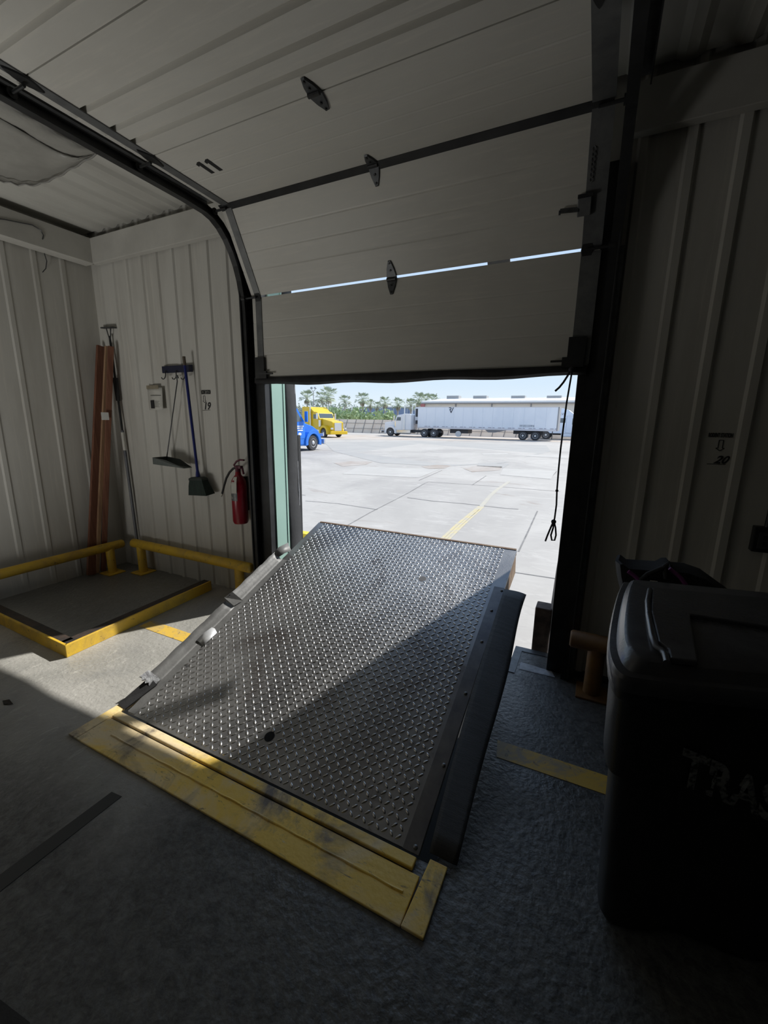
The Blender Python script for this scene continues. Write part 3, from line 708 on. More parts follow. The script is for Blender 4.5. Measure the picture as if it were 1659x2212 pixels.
for t, wl_, wr_, th in ((.028, .082, .08, .033), (.08, .092, .10, .04), (.165, .095, .135, .05)):
    c = bb + d*t; rows.append([c + sd*wr_ + Vector((0, th, .01 if t > .1 else 0)), c + sd*wr_ - Vector((0, th, 0)), c - sd*wl_ - Vector((0, th, 0)), c - sd*wl_ + Vector((0, th, 0)), c + sd*wr_ + Vector((0, th, .01 if t > .1 else 0))])
g.grid(rows); g.add([rows[-1][k] for k in range(4)], [(3, 2, 1, 0)]); g.build('bristles', BRIST, br)

a = on_y(318, 838, WY-.026); b = on_y(356, 886, WY-.026)
nb = thing('notice_sheet', 'curled white notice sheet taped to the dock wall left of the dustpan', 'notice', tuple(Vector((a.x, a.y, b.z))))
rows = []
for k in range(7):
    z = a.z + (b.z-a.z)*k/6; rows.append([Vector((a.x, a.y, z)), Vector(((a.x+b.x)/2, a.y-.004-.003*k/6, z)), Vector((b.x, a.y-.006-.012*k/6, z))])
MB().grid(rows).build('sheet', PAPER, nb, smooth=60, solid=.0015)
W_ = b.x-a.x
MB().box((a.x+.0, a.y-.008, a.z-.012), (b.x-.05, a.y-.006, a.z+.022)).build('tape_strip', BROWNT, nb)
g = MB(); g.box((a.x+.05, a.y-.0105, a.z-.075), (b.x-.02, a.y-.0095, a.z-.067)); 
for k in range(5): g.box((a.x+W_*.44, a.y-.0125, a.z-.125-.013*k), (a.x+W_*(.72 if k % 2 else .78), a.y-.0115, a.z-.122-.013*k))
g.build('printed_lines', mat('grey_print', (.16, .16, .15), rough=.6), nb)
MB().box((a.x+.045, a.y-.0125, a.z-.19), (a.x+W_*.42, a.y-.0105, a.z-.115)).build('printed_picture', INK, nb)

def station(label, x0, x1, yb, hw, ya0, ya1, num, xn, yn, hn, shear):
    p0 = on_y(x0, yb, WY-.0215); p1 = on_y(x1, yb, WY-.0215); Y = WY-.0015
    Yp = lambda q: Vector((q.x, Y, q.z))
    t = thing('station_marking', label, 'wall marking', tuple(Yp(p0)))
    g = text_mb('RODENT STATION', hw, Yp(p0), (1, 0, 0), (0, 0, 1), .0008, bold=.03)
    xs = [v.x for v in g.v]; s_ = (p1.x-p0.x)/(max(xs)-min(xs)); x00 = min(xs)
    for v in g.v: v.x = p0.x + (v.x-x00)*s_
    g.build('stencil_words', INK, t)
    ca = on_y((x0+x1)/2, ya0, Y); cb = on_y((x0+x1)/2, ya1, Y); x = ca.x; h = (ca.z-cb.z); wd = h*.17; r = .0016
    out = [(x-wd, ca.z), (x+wd, ca.z), (x+wd, cb.z+h*.25), (x+wd*2, cb.z+h*.25), (x, cb.z), (x-wd*2, cb.z+h*.25), (x-wd, cb.z+h*.25)]
    g = MB()
    for i in range(7):
        (xa, za), (xb, zb) = out[i], out[(i+1) % 7]; g.bar((xa, Y, za), (xb, Y, zb), .0016, r*2, (0, 1, 0) if False else (0, 0, 1) if abs(za-zb) < 1e-6 else (1, 0, 0))
    g.build('arrow', INK, t)
    q = on_y(xn, yn, Y); g = text_mb(num, hn, Yp(q), (1, 0, 0), (0, 0, 1), .0008, shear, bold=.025)
    bw = .003*hn/.06
    g.build('number', INK, t)
    MB().bar((q.x-hn*.5, Y, q.z-hn*.12), (q.x+hn*.95, Y, q.z-hn*.08), .0015, .003, (0, 0, 1)).build('underline', INK, t)
station('small black RODENT STATION stencil with arrow and 19 right of the broom', 431, 451, 851, .048, 855, 870, '19', 440, 884, .085, .25)
station('black RODENT STATION stencil with arrow and 20 on the right wall', 1532, 1585, 944, .030, 951, 974, '20', 1541, 1000, .055, .45)

# fire extinguisher
ex = on_y(521, 1118, WY-.10); ec = Vector((ex.x, WY-.105, 0)); z0 = .70
fe = thing('fire_extinguisher', 'red fire extinguisher with black hose hung on the dock wall', 'fire extinguisher', (ec.x, ec.y, z0))
R_ = .066
MB().lathe([(R_*.86, z0), (R_, z0+.02), (R_, z0+.33), (R_*.92, z0+.37), (R_*.6, z0+.405), (.026, z0+.42), (.022, z0+.45)], 28, Matrix.Translation((ec.x, ec.y, 0))).build('cylinder', RED, fe, smooth=40)
def wrap(z1, z2, a0, a1, rr, m_, nm):
    rows = [[Vector((ec.x + rr*math.cos(t), ec.y + rr*math.sin(t), z)) for t in [a0 + (a1-a0)*k/12 for k in range(13)]] for z in (z1, z2)]
    return MB().grid(rows).build(nm, m_, fe, smooth=60)
wrap(z0+.205, z0+.325, math.radians(195), math.radians(300), R_+.001, LABELB, 'label_panel')
g = text_mb('Kidde', .035, (ec.x-.058, ec.y-R_-.004, z0+.222), (1, 0, 0), (0, 0, 1), .0006)
for v in g.v:                      # curve the lettering round the bottle
    tt = (v.x-ec.x)/R_*.75; v.x = ec.x + (R_+.002)*math.sin(tt-.35); v.y = ec.y - (R_+.002)*math.cos(tt-.35)
g.build('label_lettering', WHITE, fe)
g = MB(); q = Vector((ec.x+.012, ec.y-R_-.006, z0+.27)); g.grid([[q + Vector((-.026, -.004, 0)), q + Vector((.030, -.002, .004))], [q + Vector((-.034, .006, .08)), q + Vector((.026, .008, .09))], [q + Vector((-.022, .03, .135)), q + Vector((.012, .03, .14))]])
g.build('inspection_tag', PAPER, fe, solid=.001)
DKR = mat('dark_red_valve', (.09, .01, .03), rough=.4)
g = MB(); g.tube([(ec.x, ec.y, z0+.44), (ec.x, ec.y, z0+.50)], .022, 12); g.box((ec.x-.03, ec.y-.016, z0+.475), (ec.x+.045, ec.y+.016, z0+.50)); g.build('valve', DKR, fe, bevel=.003)
g = MB(); g.tube([(ec.x-.045, ec.y, z0+.50), (ec.x-.01, ec.y, z0+.535), (ec.x+.03, ec.y, z0+.55), (ec.x+.075, ec.y, z0+.55)], .008, 8); g.build('lever', DKR, fe, smooth=60)
g = MB(); g.tube([(ec.x+.02, ec.y, z0+.485), (ec.x+.05, ec.y, z0+.48), (ec.x+.062, ec.y, z0+.43)], .009, 8); g.build('carry_handle', DKR, fe, smooth=60)
hs = []
for px, py in ((512, 1010), (504, 1012), (496, 1020), (489, 1033), (484, 1050), (480, 1066), (477, 1072)):
    hs.append(on_y(px, py, ec.y-.01))
MB().tube([hs[0]] + hs[1:], .0095, 10).build('hose', RUB, fe, smooth=60)
d = (hs[-1]-hs[-2]).normalized(); MB().tube([hs[-2], hs[-1]], .0105, 10).build('hose_ring', PAPER, fe, smooth=50)
MB().box((ec.x-.02, ec.y+R_*.9, z0+.10), (ec.x+.02, WY-.018, z0+.40)).build('wall_bracket', BLK, fe)

# ------------------------------------------------------------------ pull rope at the right edge of the door
g = MB(); YP = 2.67
P = lambda x, y: on_y(x, y, YP)
main = [P(1234, 796), P(1235, 806), P(1230, 835), P(1224, 870), P(1218, 915), P(1211, 970), P(1207, 1010), P(1203, 1060), P(1202, 1090), P(1198, 1120), P(1196, 1128)]
tp = thing('pull_rope', 'dark knotted pull rope hanging from the right end of the door', 'rope', tuple(P(1196, 1168)))
g.tube(main, .0048, 8); g.build('rope', ROPE, tp, smooth=60)
MB().tube([P(1233, 797), P(1226, 812), P(1217, 826), P(1208, 837), P(1199, 845)], .0058, 8).build('frayed_end', ROPE, tp, smooth=60)
MB().tube([P(1196, 1124), P(1193, 1132), P(1187, 1146), P(1182, 1158), P(1178, 1169)], .0052, 8).build('tail', ROPE, tp, smooth=60)
MB().tube([P(1196, 1126), P(1195, 1140), P(1190, 1156), P(1192, 1167), P(1198, 1167), P(1201, 1156), P(1200, 1140), P(1197, 1128)], .0052, 8).build('loop', ROPE, tp, smooth=60)
def knot(c, r): return MB().lathe([(r*.2, -r), (r*.8, -r*.6), (r, 0), (r*.8, r*.6), (r*.2, r)], 10, Matrix.Translation(c))
for (x, y, r) in ((1203, 1060, .009), (1196, 1127, .015), (1234, 798, .014)): knot(P(x, y), r).build('knot', ROPE, tp, smooth=60)

# ------------------------------------------------------------------ socket box with conduit on the right wall
sb = on_y(1643, 1163, WY-.03)
ob = thing('outlet_box', 'dark wall outlet box with conduit above the black bin', 'outlet', (sb.x, WY-.03, sb.z))
MB().box((sb.x-.04, WY-.07, sb.z-.065), (sb.x+.05, WY-.02, sb.z+.065)).build('box', BLK, ob, bevel=.004)
MB().box((sb.x-.022, WY-.076, sb.z-.045), (sb.x+.032, WY-.07, sb.z+.04)).build('cover_plate', DKGALV, ob, bevel=.003)
g = MB()
for dz in (-.018, .014): g.box((sb.x-.004, WY-.079, sb.z+dz-.012), (sb.x+.014, WY-.076, sb.z+dz+.012))
g.build('receptacle', BLK, ob)
MB().tube([(sb.x+.012, WY-.045, sb.z+.06), (sb.x+.012, WY-.045, 2.98)], .012, 10).build('conduit', DKGALV, ob, smooth=50)

# ------------------------------------------------------------------ wheeled bin at the right
BA = math.radians(12)
def loft(secs, cap0=True, cap1=True):
    n = len(secs[0]); mb = MB(); vs = [p for s_ in secs for p in s_]; fs = []
    for i in range(len(secs)-1):
        for k in range(n): fs.append((i*n+k, i*n+(k+1) % n, (i+1)*n+(k+1) % n, (i+1)*n+k))
    if cap0: fs.append(tuple(range(n-1, -1, -1)))
    if cap1: fs.append(tuple((len(secs)-1)*n+k for k in range(n)))
    return mb.add(vs, fs)
bn = thing('wheeled_bin', 'large black wheeled bin lettered TRASH at the right edge', 'bin', (.50, 1.5, 0))
RIMZ = 1.0
rim_px = [(1345, 1262), (1334, 1285), (1324, 1320), (1316, 1360), (1312, 1400), (1316, 1430), (1328, 1456), (1350, 1471), (1400, 1480), (1470, 1489), (1560, 1498), (1650, 1507)]
rim = [on_z(x, y, RIMZ) for x, y in rim_px]
dx = (rim[-1]-rim[-3]).normalized(); bx = (on_z(1659, 1294, RIMZ) - rim[0]).normalized()
rim += [rim[-1] + dx*.25, rim[-1] + dx*.36 + Vector((.02, .04, 0))]
far = rim[0] + bx*.80; rim += [far + Vector((.04, -.12, 0)), far + Vector((.0, -.02, 0)), far - bx*.1]
rim0 = list(rim)
def smooth_open(o, k=4):
    e_ = [2*o[0]-o[1]] + list(o) + [2*o[-1]-o[-2]]; out = []
    for i in range(1, len(e_)-2):
        p0, p1, p2, p3 = e_[i-1:i+3]
        for j in range(k):
            t = j/k; out.append(.5*((2*p1) + (p2-p0)*t + (2*p0-5*p1+4*p2-p3)*t*t + (3*p1-p0-3*p2+p3)*t**3))
    return out
rim = smooth_open(rim[:12]) + rim[11:]
cen = sum(rim0, Vector())/len(rim0)
def inset(o, f, z): return [Vector((cen.x + (p.x-cen.x)*f, cen.y + (p.y-cen.y)*f, z)) for p in o]
# body section: the rim outline pulled in, then moved and shrunk towards the base
def bsec(t, z, extra=0.0):
    base = []
    for p in rim:
        v = p-cen; kx = 1 - .12*t; ky = 1 - .30*t
        q = cen + Vector((v.x*kx, v.y*ky, 0)) + Vector((.012, .10, 0))*t; w_ = q-cen; w_.z = 0; q = q - w_.normalized()*(.035+extra); base.append(Vector((q.x, q.y, z)))
    return base
loft([bsec(1.0, .015, .02), bsec(1.0, .05), bsec(.62, .40), bsec(.35, .66), bsec(.33, .68, -.022), bsec(.06, .93, -.022), bsec(.05, .94, -.03), bsec(.0, .985, -.03)]).build('body', BIN, bn, smooth=30)
loft([inset(rim, .95, .965), inset(rim, .995, .970), inset(rim, 1.0, .985), inset(rim, 1.0, 1.002), inset(rim, .985, 1.012), inset(rim, .925, 1.015), inset(rim, .90, 1.030), inset(rim, .865, 1.042), inset(rim, .83, 1.046), inset(rim, .4, 1.052), inset(rim, .02, 1.054)]).build('lid', LID, bn, smooth=28)
g = MB(); cr_ = [on_z(x, y, 1.060) for x, y in ((1404, 1274), (1399, 1300), (1401, 1330), (1409, 1375), (1418, 1398), (1430, 1405), (1437, 1414), (1441, 1432))]
g.tube(cr_, .008, 8); g.build('lid_rib', LID, bn, smooth=60)
pl = [on_z(x, y, 1.05) for x, y in ((1408, 1278), (1659, 1302), (1659, 1364), (1489, 1337), (1506, 1441), (1446, 1434), (1441, 1412), (1420, 1396), (1405, 1330))]
pl.insert(2, pl[1] + Vector((.3, .07, 0))); pl.insert(3, pl[3] + Vector((.3, .07, 0)))
n = len(pl); vs = pl + [p + Vector((0, 0, .016)) for p in pl]
MB().add(vs, [tuple(range(n-1, -1, -1)), tuple(range(n, 2*n))] + [(i, (i+1) % n, n+(i+1) % n, n+i) for i in range(n)]).build('lid_plate', LID, bn, bevel=.004)
hb = [rim[0] + bx*.06 + Vector((0, .02, .0)), rim[0] + bx*.55 + Vector((0, .02, .0))]
MB().tube(hb, .016, 10).build('hinge_bar', BIN, bn, smooth=60)
for dx_ in (.30, .62):
    MB().lathe([(.05, -.03), (.11, -.03), (.12, -.015), (.12, .015), (.11, .03), (.05, .03)], 24, Matrix.Translation((rim[0].x+dx_, 1.80, .12)) @ Matrix.Rotation(PI/2, 4, 'Y')).build('wheel', RUB, bn, smooth=40)
# lettering wraps the front face: drop the letters onto the body with a ray
dg = bpy.context.evaluated_depsgraph_get(); dg.update()
bo = [o for o in bn.children if o.name.startswith('body')][0]
tx = text_mb('TRASH', 1, (0, 0, 0), (1, 0, 0), (0, 0, 1), .0, bold=.035)
xs = [v.x for v in tx.v]; ys_ = [v.z for v in tx.v]; sc = 78/(max(ys_)-min(ys_))
inv = root_matrix(bn).inverted()
for v in tx.v:
    a, b = (v.x-min(xs))*sc*.92, (v.z-min(ys_))*sc
    px, py = 1458 + a*.98 - b*(-.20), 1686 + a*.40 - b
    o_ = CAM; d_ = ray(min(px, 2400), py).normalized()
    hit, loc, nn_, _i = bo.ray_cast(inv @ o_, d_)
    if hit: q = (inv.inverted() @ loc) + nn_*.008
    else: q = None
    v.x, v.y, v.z = q if q is not None else (9e9, 0, 0)
ok = [i for i, v in enumerate(tx.v) if v.x < 1e8]; mp_ = {o: n for n, o in enumerate(ok)}
t2 = MB(); t2.v = [tx.v[i] for i in ok]; t2.f = [tuple(mp_[i] for i in f) for f in tx.f if all(i in mp_ for i in f)]
t2.build('stencil_lettering', STEN, bn)

# black bag lying across the rear of the bin lid
def onbin(x, y): return on_y(x, y, 1.92)
bgm = thing('tote_bag', 'black bag with purple straps piled behind the bin lid', 'bag', tuple(onbin(1400, 1262)))
out = [(1329, 1211), (1336, 1210), (1350, 1221), (1420, 1226), (1436, 1218), (1447, 1218), (1456, 1228), (1490, 1231), (1530, 1245), (1592, 1290), (1560, 1292), (1340, 1276), (1332, 1240)]
vs0 = [on_y(x, y, 1.97) for x, y in out]
g = MB(); n = len(out); c = sum(vs0, Vector())/n
vs = [Vector(v) for v in vs0] + [c + (v-c)*.93 + Vector((0, .10, 0)) for v in vs0] + [c + (v-c)*.9 + Vector((0, -.04, 0)) for v in vs0]
fs = [tuple(range(n, 2*n)), tuple(range(3*n-1, 2*n-1, -1))] + [(i, (i+1) % n, n+(i+1) % n, n+i) for i in range(n)] + [(2*n+i, 2*n+(i+1) % n, (i+1) % n, i) for i in range(n)]
g.add(vs, fs); g.build('bag_body', BAG, bgm, smooth=50)
for pts in ([(1357, 1234), (1368, 1242), (1382, 1254)], [(1446, 1228), (1470, 1247), (1487, 1272)]):
    MB().tube([on_y(x, y, 1.91) for x, y in pts], .008, 8).build('strap', PURP, bgm, smooth=60)
g = MB(); g.tube([on_y(x, y, 1.90) for x, y in ((1384, 1254), (1400, 1240), (1420, 1232), (1440, 1224), (1444, 1216), (1436, 1222), (1440, 1250))], .010, 8); g.build('cloth_tie', BAG, bgm, smooth=60)
MB().tube([on_y(1404, 1260, 1.88), on_y(1420, 1262, 1.88)], .012, 10).build('white_roll_end', PAPER, bgm, smooth=50)

# ------------------------------------------------------------------ plastic film sagging under the ceiling at the left
fm = thing('plastic_film', 'milky plastic film sagging under the ceiling left of the door track', 'plastic film', tuple(on_z(80, 320, 3.2)))
def curve_at(cp, x):
    for (xa, ya), (xb, yb_) in zip(cp, cp[1:]):
        if x <= xb: return ya + (yb_-ya)*(x-xa)/(xb-xa)
    return cp[-1][1]
top_c = [(-80, 158), (0, 205), (216, 331)]
fold_c = [(-80, 215), (0, 256), (60, 291), (120, 327), (165, 340), (190, 336), (214, 328)]
low_c = [(-80, 386), (0, 390), (40, 399), (80, 400), (120, 384), (165, 358), (214, 329)]
def film(ca, cb, sag, z0, nm, wr):
    rows = []
    for k in range(33):
        x = -260 + 473*k/32; ya, yb_ = curve_at(ca, x), curve_at(cb, x); fade = min(1, (214-x)/60+.02); r_ = []
        for q in range(11):
            t = q/10; z = z0 - sag*fade*math.sin(PI*(.25+.75*t))**1.0*(1 if nm == 'lower_fold' else t**.6*1.2) - .004*fade*math.sin(k*1.3+q*wr)
            r_.append(on_z(x, ya + (yb_-ya)*t, z))
        rows.append(r_)
    return MB().grid(rows).build(nm, FILM, fm, smooth=70, solid=.002)
film(fold_c, low_c, .05, 3.215, 'lower_fold', 2.1)
film(top_c, fold_c, .05, 3.195, 'upper_fold', 1.7)
g = MB(); g.tube([on_z(x, curve_at(low_c, x) + 2*math.sin(x*.2), 3.17 + .03*max(0, (x-150)/64)) for x in range(-256, 214, 8)], .006, 6); g.build('taped_hem', mat('grey_tape_hem', (.22, .215, .2), rough=.6), fm, smooth=60)
cb_ = thing('wall_cable', 'thin grey cable looping over the trim on the left wall', 'cable', tuple(on_x(93, 520, XL+.03)))
MB().tube([on_x(x, y, XL+.165) for x, y in ((-30, 470), (10, 474), (40, 480), (70, 486), (88, 497), (94, 508), (92, 517))], .004, 6).build('upper_run', DKGALV, cb_, smooth=60)
MB().tube([on_x(x, y, XL+.028) for x, y in ((92, 517), (92, 530), (96, 548), (101, 564), (99, 580), (92, 588))], .004, 6).build('loose_end', DKGALV, cb_, smooth=60)

# ------------------------------------------------------------------ the yard outside
YARD = layered('sunlit_yard_concrete', (.385, .362, .335), [((.43, .405, .375), .35, .40, .62, (1, .6, 1), .8), ((.325, .305, .285), .13, .48, .62, one, .6), ((.46, .435, .405), 1.6, .55, .70, (.5, 1.6, 1), 1.5), ((.29, .25, .22), .5, .60, .72, (.7, 1.3, 1), 1.4), ((.34, .32, .30), 4.0, .56, .70, (.4, 1.5, 1), 2.0)], rough=.85, bump=.1, bscale=6)
rows = []
for Y in (2.965, 3, 6, 10, 14, 19, 24, 40, 70, 120, 300, 700):
    rows.append([Vector((x, Y, yard_z(Y))) for x in (-500, -120, -40, -10, 0, 10, 40, 120, 500)])
yard = struct(MB().grid(rows).build('yard_ground', YARD))
def strip(pix, w0, m_, nm, lift=.004):
    pts = [on_yard(x, y) for x, y in pix]; rows = []
    for i, p in enumerate(pts):
        d = (pts[min(i+1, len(pts)-1)] - pts[max(i-1, 0)]); d.z = 0; d.normalize(); n = Vector((-d.y, d.x, 0))
        rows.append([p + n*w0/2 + Vector((0, 0, lift)), p - n*w0/2 + Vector((0, 0, lift))])
    # resample so it follows the slope
    out = []
    for i in range(len(rows)-1):
        for k in range(6):
            t = k/6; r_ = [rows[i][j].lerp(rows[i+1][j], t) for j in (0, 1)]
            for v in r_: v.z = yard_z(v.y) + lift
            out.append(r_)
    out.append(rows[-1]); 
    return MB().grid(out).build(nm, m_, yard)
JNT = mat('dark_joint', (.15, .145, .14), (.24, .23, .22), 3, rough=.9)
for pix in ([(740, 1141), (800, 1107), (880, 1066), (925, 1041)], [(905, 1038), (955, 1016)], [(1120, 1192), (1140, 1150), (1161, 1104)], [(925, 1041), (1060, 1050), (1210, 1062)], [(660, 1082), (730, 1088), (815, 1101)],
            [(1020, 1048), (1050, 1028)], [(1188, 1034), (1203, 1018)], [(1108, 1236), (1200, 1250)], [(640, 1068), (660, 1070)]):
    strip(pix, .035, JNT, 'expansion_joint')
strip([(880, 1075), (930, 1082), (1000, 1088), (1090, 1098), (1120, 1100)], .05, JNT, 'crack')
for x0 in (0, 9, 16):
    strip([(950+x0, 1168), (985+x0*.9, 1135), (1035+x0*.6, 1094)], .07, mat('faded_yellow_line', (.52, .44, .24), (.44, .40, .33), 4, rough=.8, lo=.4, hi=.58), 'painted_line', .005)
strip([(1030+8, 1096), (1060, 1070), (1100, 1040)], .12, mat('ghost_yellow_line', (.44, .405, .33), (.40, .375, .34), 2, rough=.8), 'painted_line', .005)
def patch(pix, m_, nm='concrete_patch'):
    ps = [on_yard(x, y) for x, y in pix]
    for p in ps: p.z = yard_z(p.y) + .006
    return MB().quad(*ps).build(nm, m_, yard)
PAT = mat('pale_concrete_patch', (.44, .42, .39), (.40, .38, .355), 1, rough=.85)
DRT = mat('brown_dirt_patch', (.31, .26, .22), (.40, .365, .335), 1.3, rough=.95)
GRY = mat('grey_asphalt_patch', (.33, .32, .305), (.37, .355, .335), .6, rough=.9)
patch([(1040, 980), (1095, 979), (1100, 982), (1045, 983)], PAT); patch([(1132, 985), (1140, 982), (1225, 985), (1222, 990)], PAT)
patch([(775, 1008), (860, 1011), (950, 1014), (905, 1032), (740, 1024)], PAT); patch([(1087, 1012), (1200, 1018), (1190, 1035), (1080, 1026)], PAT)
patch([(720, 1000), (760, 996), (805, 998), (790, 1004), (740, 1008)], DRT); patch([(910, 1008), (945, 1004), (975, 1006), (960, 1012), (925, 1013)], DRT)
patch([(1000, 1012), (1030, 1006), (1085, 1008), (1080, 1016), (1020, 1020)], DRT); patch([(1033, 1000), (1101, 1002), (1088, 1011), (1030, 1007)], GRY)
patch([(700, 955), (900, 953), (1180, 962), (1190, 975), (1090, 1000), (960, 1008), (820, 1000), (720, 975)], GRY, 'asphalt_patch')
patch([(640, 938), (900, 940), (1240, 946), (1240, 956), (900, 951), (640, 948)], mat('dirt_strip', (.40, .34, .29), (.46, .42, .38), .4, rough=.95), 'dirt_strip')

# ---- vehicles
TIRE = mat('tyre_rubber', (.045, .045, .05), rough=.8)
RIM = mat('bright_wheel_rim', (.60, .61, .63), rough=.4, metal=.3)
CHAS = mat('dark_chassis', (.05, .05, .055), rough=.7)
GLASS = mat('dark_cab_glass', (.10, .13, .15), rough=.1)
CHR = mat('chrome_trim', (.70, .71, .73), rough=.2, metal=.8)
def wheel(par, x, y, z, r=.52, w_=.28, side=-1):
    Mx = Matrix.Translation((x, y, z)) @ Matrix.Rotation(PI/2, 4, 'X')
    o = MB().lathe([(r*.55, -w_/2), (r*.93, -w_/2), (r, -w_*.35), (r, w_*.35), (r*.93, w_/2), (r*.55, w_/2)], 24, Mx).build('wheel', TIRE, par, world=False, smooth=40)
    My = Matrix.Translation((x, y + side*(w_/2-.005), z)) @ Matrix.Rotation(PI/2 if side < 0 else -PI/2, 4, 'X')
    MB().lathe([(r*.56, -.02), (r*.56, .015), (r*.46, -.01), (r*.30, -.015), (r*.22, .03), (r*.12, .05)], 20, My).build('rim', RIM, o, world=False, smooth=40)
def arch(cx_, cz, r0, r1, n=12, a0=-12, a1=192):
    o = [(cx_ + r1*math.cos(math.radians(a0+(a1-a0)*k/n)), cz + r1*math.sin(math.radians(a0+(a1-a0)*k/n))) for k in range(n+1)]
    i = [(cx_ + r0*math.cos(math.radians(a1-(a1-a0)*k/n)), cz + r0*math.sin(math.radians(a1-(a1-a0)*k/n))) for k in range(n+1)]
    return o + i
def tractor(name, label, loc, rz, paint, style):
    t = thing(name, label, 'truck', loc, rz)
    B = lambda g, nm, m_, bv=.03: g.build(nm, m_, t, world=False, bevel=bv)
    if style == 'aero':
        hood = [(.0, .55), (.05, .95), (-.15, 1.30), (-.8, 1.62), (-2.05, 1.92), (-2.05, .6), (-.5, .5)]
        cab = [(-2.0, .75), (-2.05, 1.92), (-2.75, 2.72), (-3.3, 2.95), (-4.1, 3.0), (-4.1, .75)]
        slp = [(-3.0, 2.82), (-3.9, 3.55), (-4.6, 3.75), (-6.2, 3.85), (-6.2, .75), (-4.1, .75), (-4.1, 2.9)]
        win = [(-2.35, 1.95), (-2.85, 2.55), (-3.45, 2.55), (-3.45, 1.85)]; fx = -1.25; rear = -7.6
    elif style == 'conv':      # long square nose with raised sleeper
        hood = [(-.15, .65), (-.12, 1.72), (-.35, 1.82), (-2.2, 2.12), (-2.2, .7)]
        cab = [(-2.2, .85), (-2.2, 2.12), (-2.55, 2.75), (-2.75, 2.88), (-3.7, 2.92), (-3.7, .85)]
        slp = [(-3.1, 2.86), (-4.0, 3.45), (-5.6, 3.5), (-5.6, .85), (-3.7, .85), (-3.7, 2.9)]
        win = [(-2.60, 2.1), (-2.78, 2.6), (-3.35, 2.6), (-3.35, 2.1)]; fx = -1.35; rear = -8.0
    else:                      # long nose, flat low sleeper
        hood = [(-.35, .75), (-.32, 1.66), (-.5, 1.76), (-2.0, 1.96), (-2.0, .75)]
        cab = [(-1.95, .85), (-1.95, 2.0), (-2.2, 2.55), (-2.35, 2.72), (-3.0, 2.80), (-3.0, .85)]
        slp = [(-3.03, .85), (-3.03, 2.82), (-3.3, 2.90), (-4.1, 2.88), (-4.3, 2.75), (-4.3, .85)]
        win = [(-2.18, 2.02), (-2.32, 2.45), (-2.82, 2.45), (-2.82, 2.02)]; fx = -1.35; rear = -7.4
    B(MB().prism(hood, -.78, .78), 'hood', paint, .06); B(MB().prism(cab, -1.12, 1.12), 'cab', paint, .05); B(MB().prism(slp, -1.2, 1.2), 'sleeper', paint, .05)
    for s_ in (-1, 1):
        B(MB().prism(arch(fx, .52, .60, .86), s_*.72, s_*1.22), 'fender', paint, .02)
        y = s_*1.125
        B(MB().prism(win, y-.008, y+.008), 'side_window', GLASS, 0)
        B(MB().prism([(fx-.75, .35), (fx-.75, .95), (slp[-1][0]-.5 if style != 'flat' else -4.2, .95), (slp[-1][0]-.5 if style != 'flat' else -4.2, .35)], s_*.75, s_*1.12), 'side_step' if style == 'aero' else 'fuel_tank', paint if style == 'aero' else CHR, .12)
        g = MB(); mx = win[0][0]+.25; g.box((mx-.08, s_*1.3-.10, win[0][1]-.05), (mx+.05, s_*1.3+.10, win[0][1]+.62)); g.bar((mx, s_*1.12, win[0][1]+.3), (mx, s_*1.3, win[0][1]+.3), .03, .03)
        B(g, 'mirror', paint if style == 'aero' else CHR, .02)
        wheel(t, fx, s_*1.02, .52, side=s_)
        for q in (0, 1.28): wheel(t, rear+q, s_*.95, .52, w_=.55, side=s_)
        if style != 'aero':
            xx = slp[-2][0]-.15 if style == 'flat' else -3.75
            B(MB().tube([(xx if style != 'flat' else -3.4, s_*1.28, .9), (xx if style != 'flat' else -3.4, s_*1.28, 3.9)], .075, 10), 'exhaust_stack', CHR, 0)
            B(MB().tube([(hood[3][0]-.05, s_*.98, 1.2), (hood[3][0]-.05, s_*.98, 1.95)], .17, 12), 'air_cleaner', CHR, 0)
    a, b = cab[1], cab[2]
    n = Vector((b[1]-a[1], 0, -(b[0]-a[0]))).normalized()
    pa = Vector((a[0], 0, a[1])).lerp(Vector((b[0], 0, b[1])), .12); pb_ = Vector((a[0], 0, a[1])).lerp(Vector((b[0], 0, b[1])), .9)
    g = MB(); vs = [pa + n*.012 + Vector((0, -.98, 0)), pa + n*.012 + Vector((0, .98, 0)), pb_ + n*.012 + Vector((0, .95, 0)), pb_ + n*.012 + Vector((0, -.95, 0))]
    g.add(vs + [v - n*.02 for v in vs], [(0,1,2,3), (7,6,5,4), (0,4,5,1), (1,5,6,2), (2,6,7,3), (3,7,4,0)]); B(g, 'windshield', GLASS, 0)
    h0 = hood[0]; h1 = hood[1]
    B(MB().box((max(h0[0], h1[0])-.01, -.5, h0[1]+.12), (max(h0[0], h1[0])+.03, .5, h1[1]-.05)), 'grille', CHR, .01)
    B(MB().box((-.05, -1.2, .38), (.14, 1.2, .74)), 'bumper', paint if style == 'conv' else CHR, .05)
    for s_ in (-1, 1): B(MB().box((-.06, s_*.95-.16, .92), (.06, s_*.95+.16, 1.12)), 'headlight', RIM, .03)
    B(MB().box((rear-.7, -.45, .55), (-.6, .45, .85)), 'frame', CHAS, 0)
    return t
BLUE = mat('blue_truck_paint', (.02, .16, .62), (.03, .20, .70), 1, rough=.25)
YELT = mat('yellow_truck_paint', (.70, .46, .015), (.74, .50, .02), 1, rough=.3)
WHT = mat('white_truck_paint', (.78, .79, .83), (.82, .83, .86), 1, rough=.3)
PBL = mat('pale_blue_truck_paint', (.62, .70, .84), (.66, .74, .86), 1, rough=.35)
def place(wx, wy, rz, fx, side):     # put the near front wheel foot on (wx, wy)
    c, s_ = math.cos(rz), math.sin(rz); return (wx - (fx*c - side*s_), wy - (fx*s_ + side*c), yard_z(wy))
q = on_yard(677, 973)
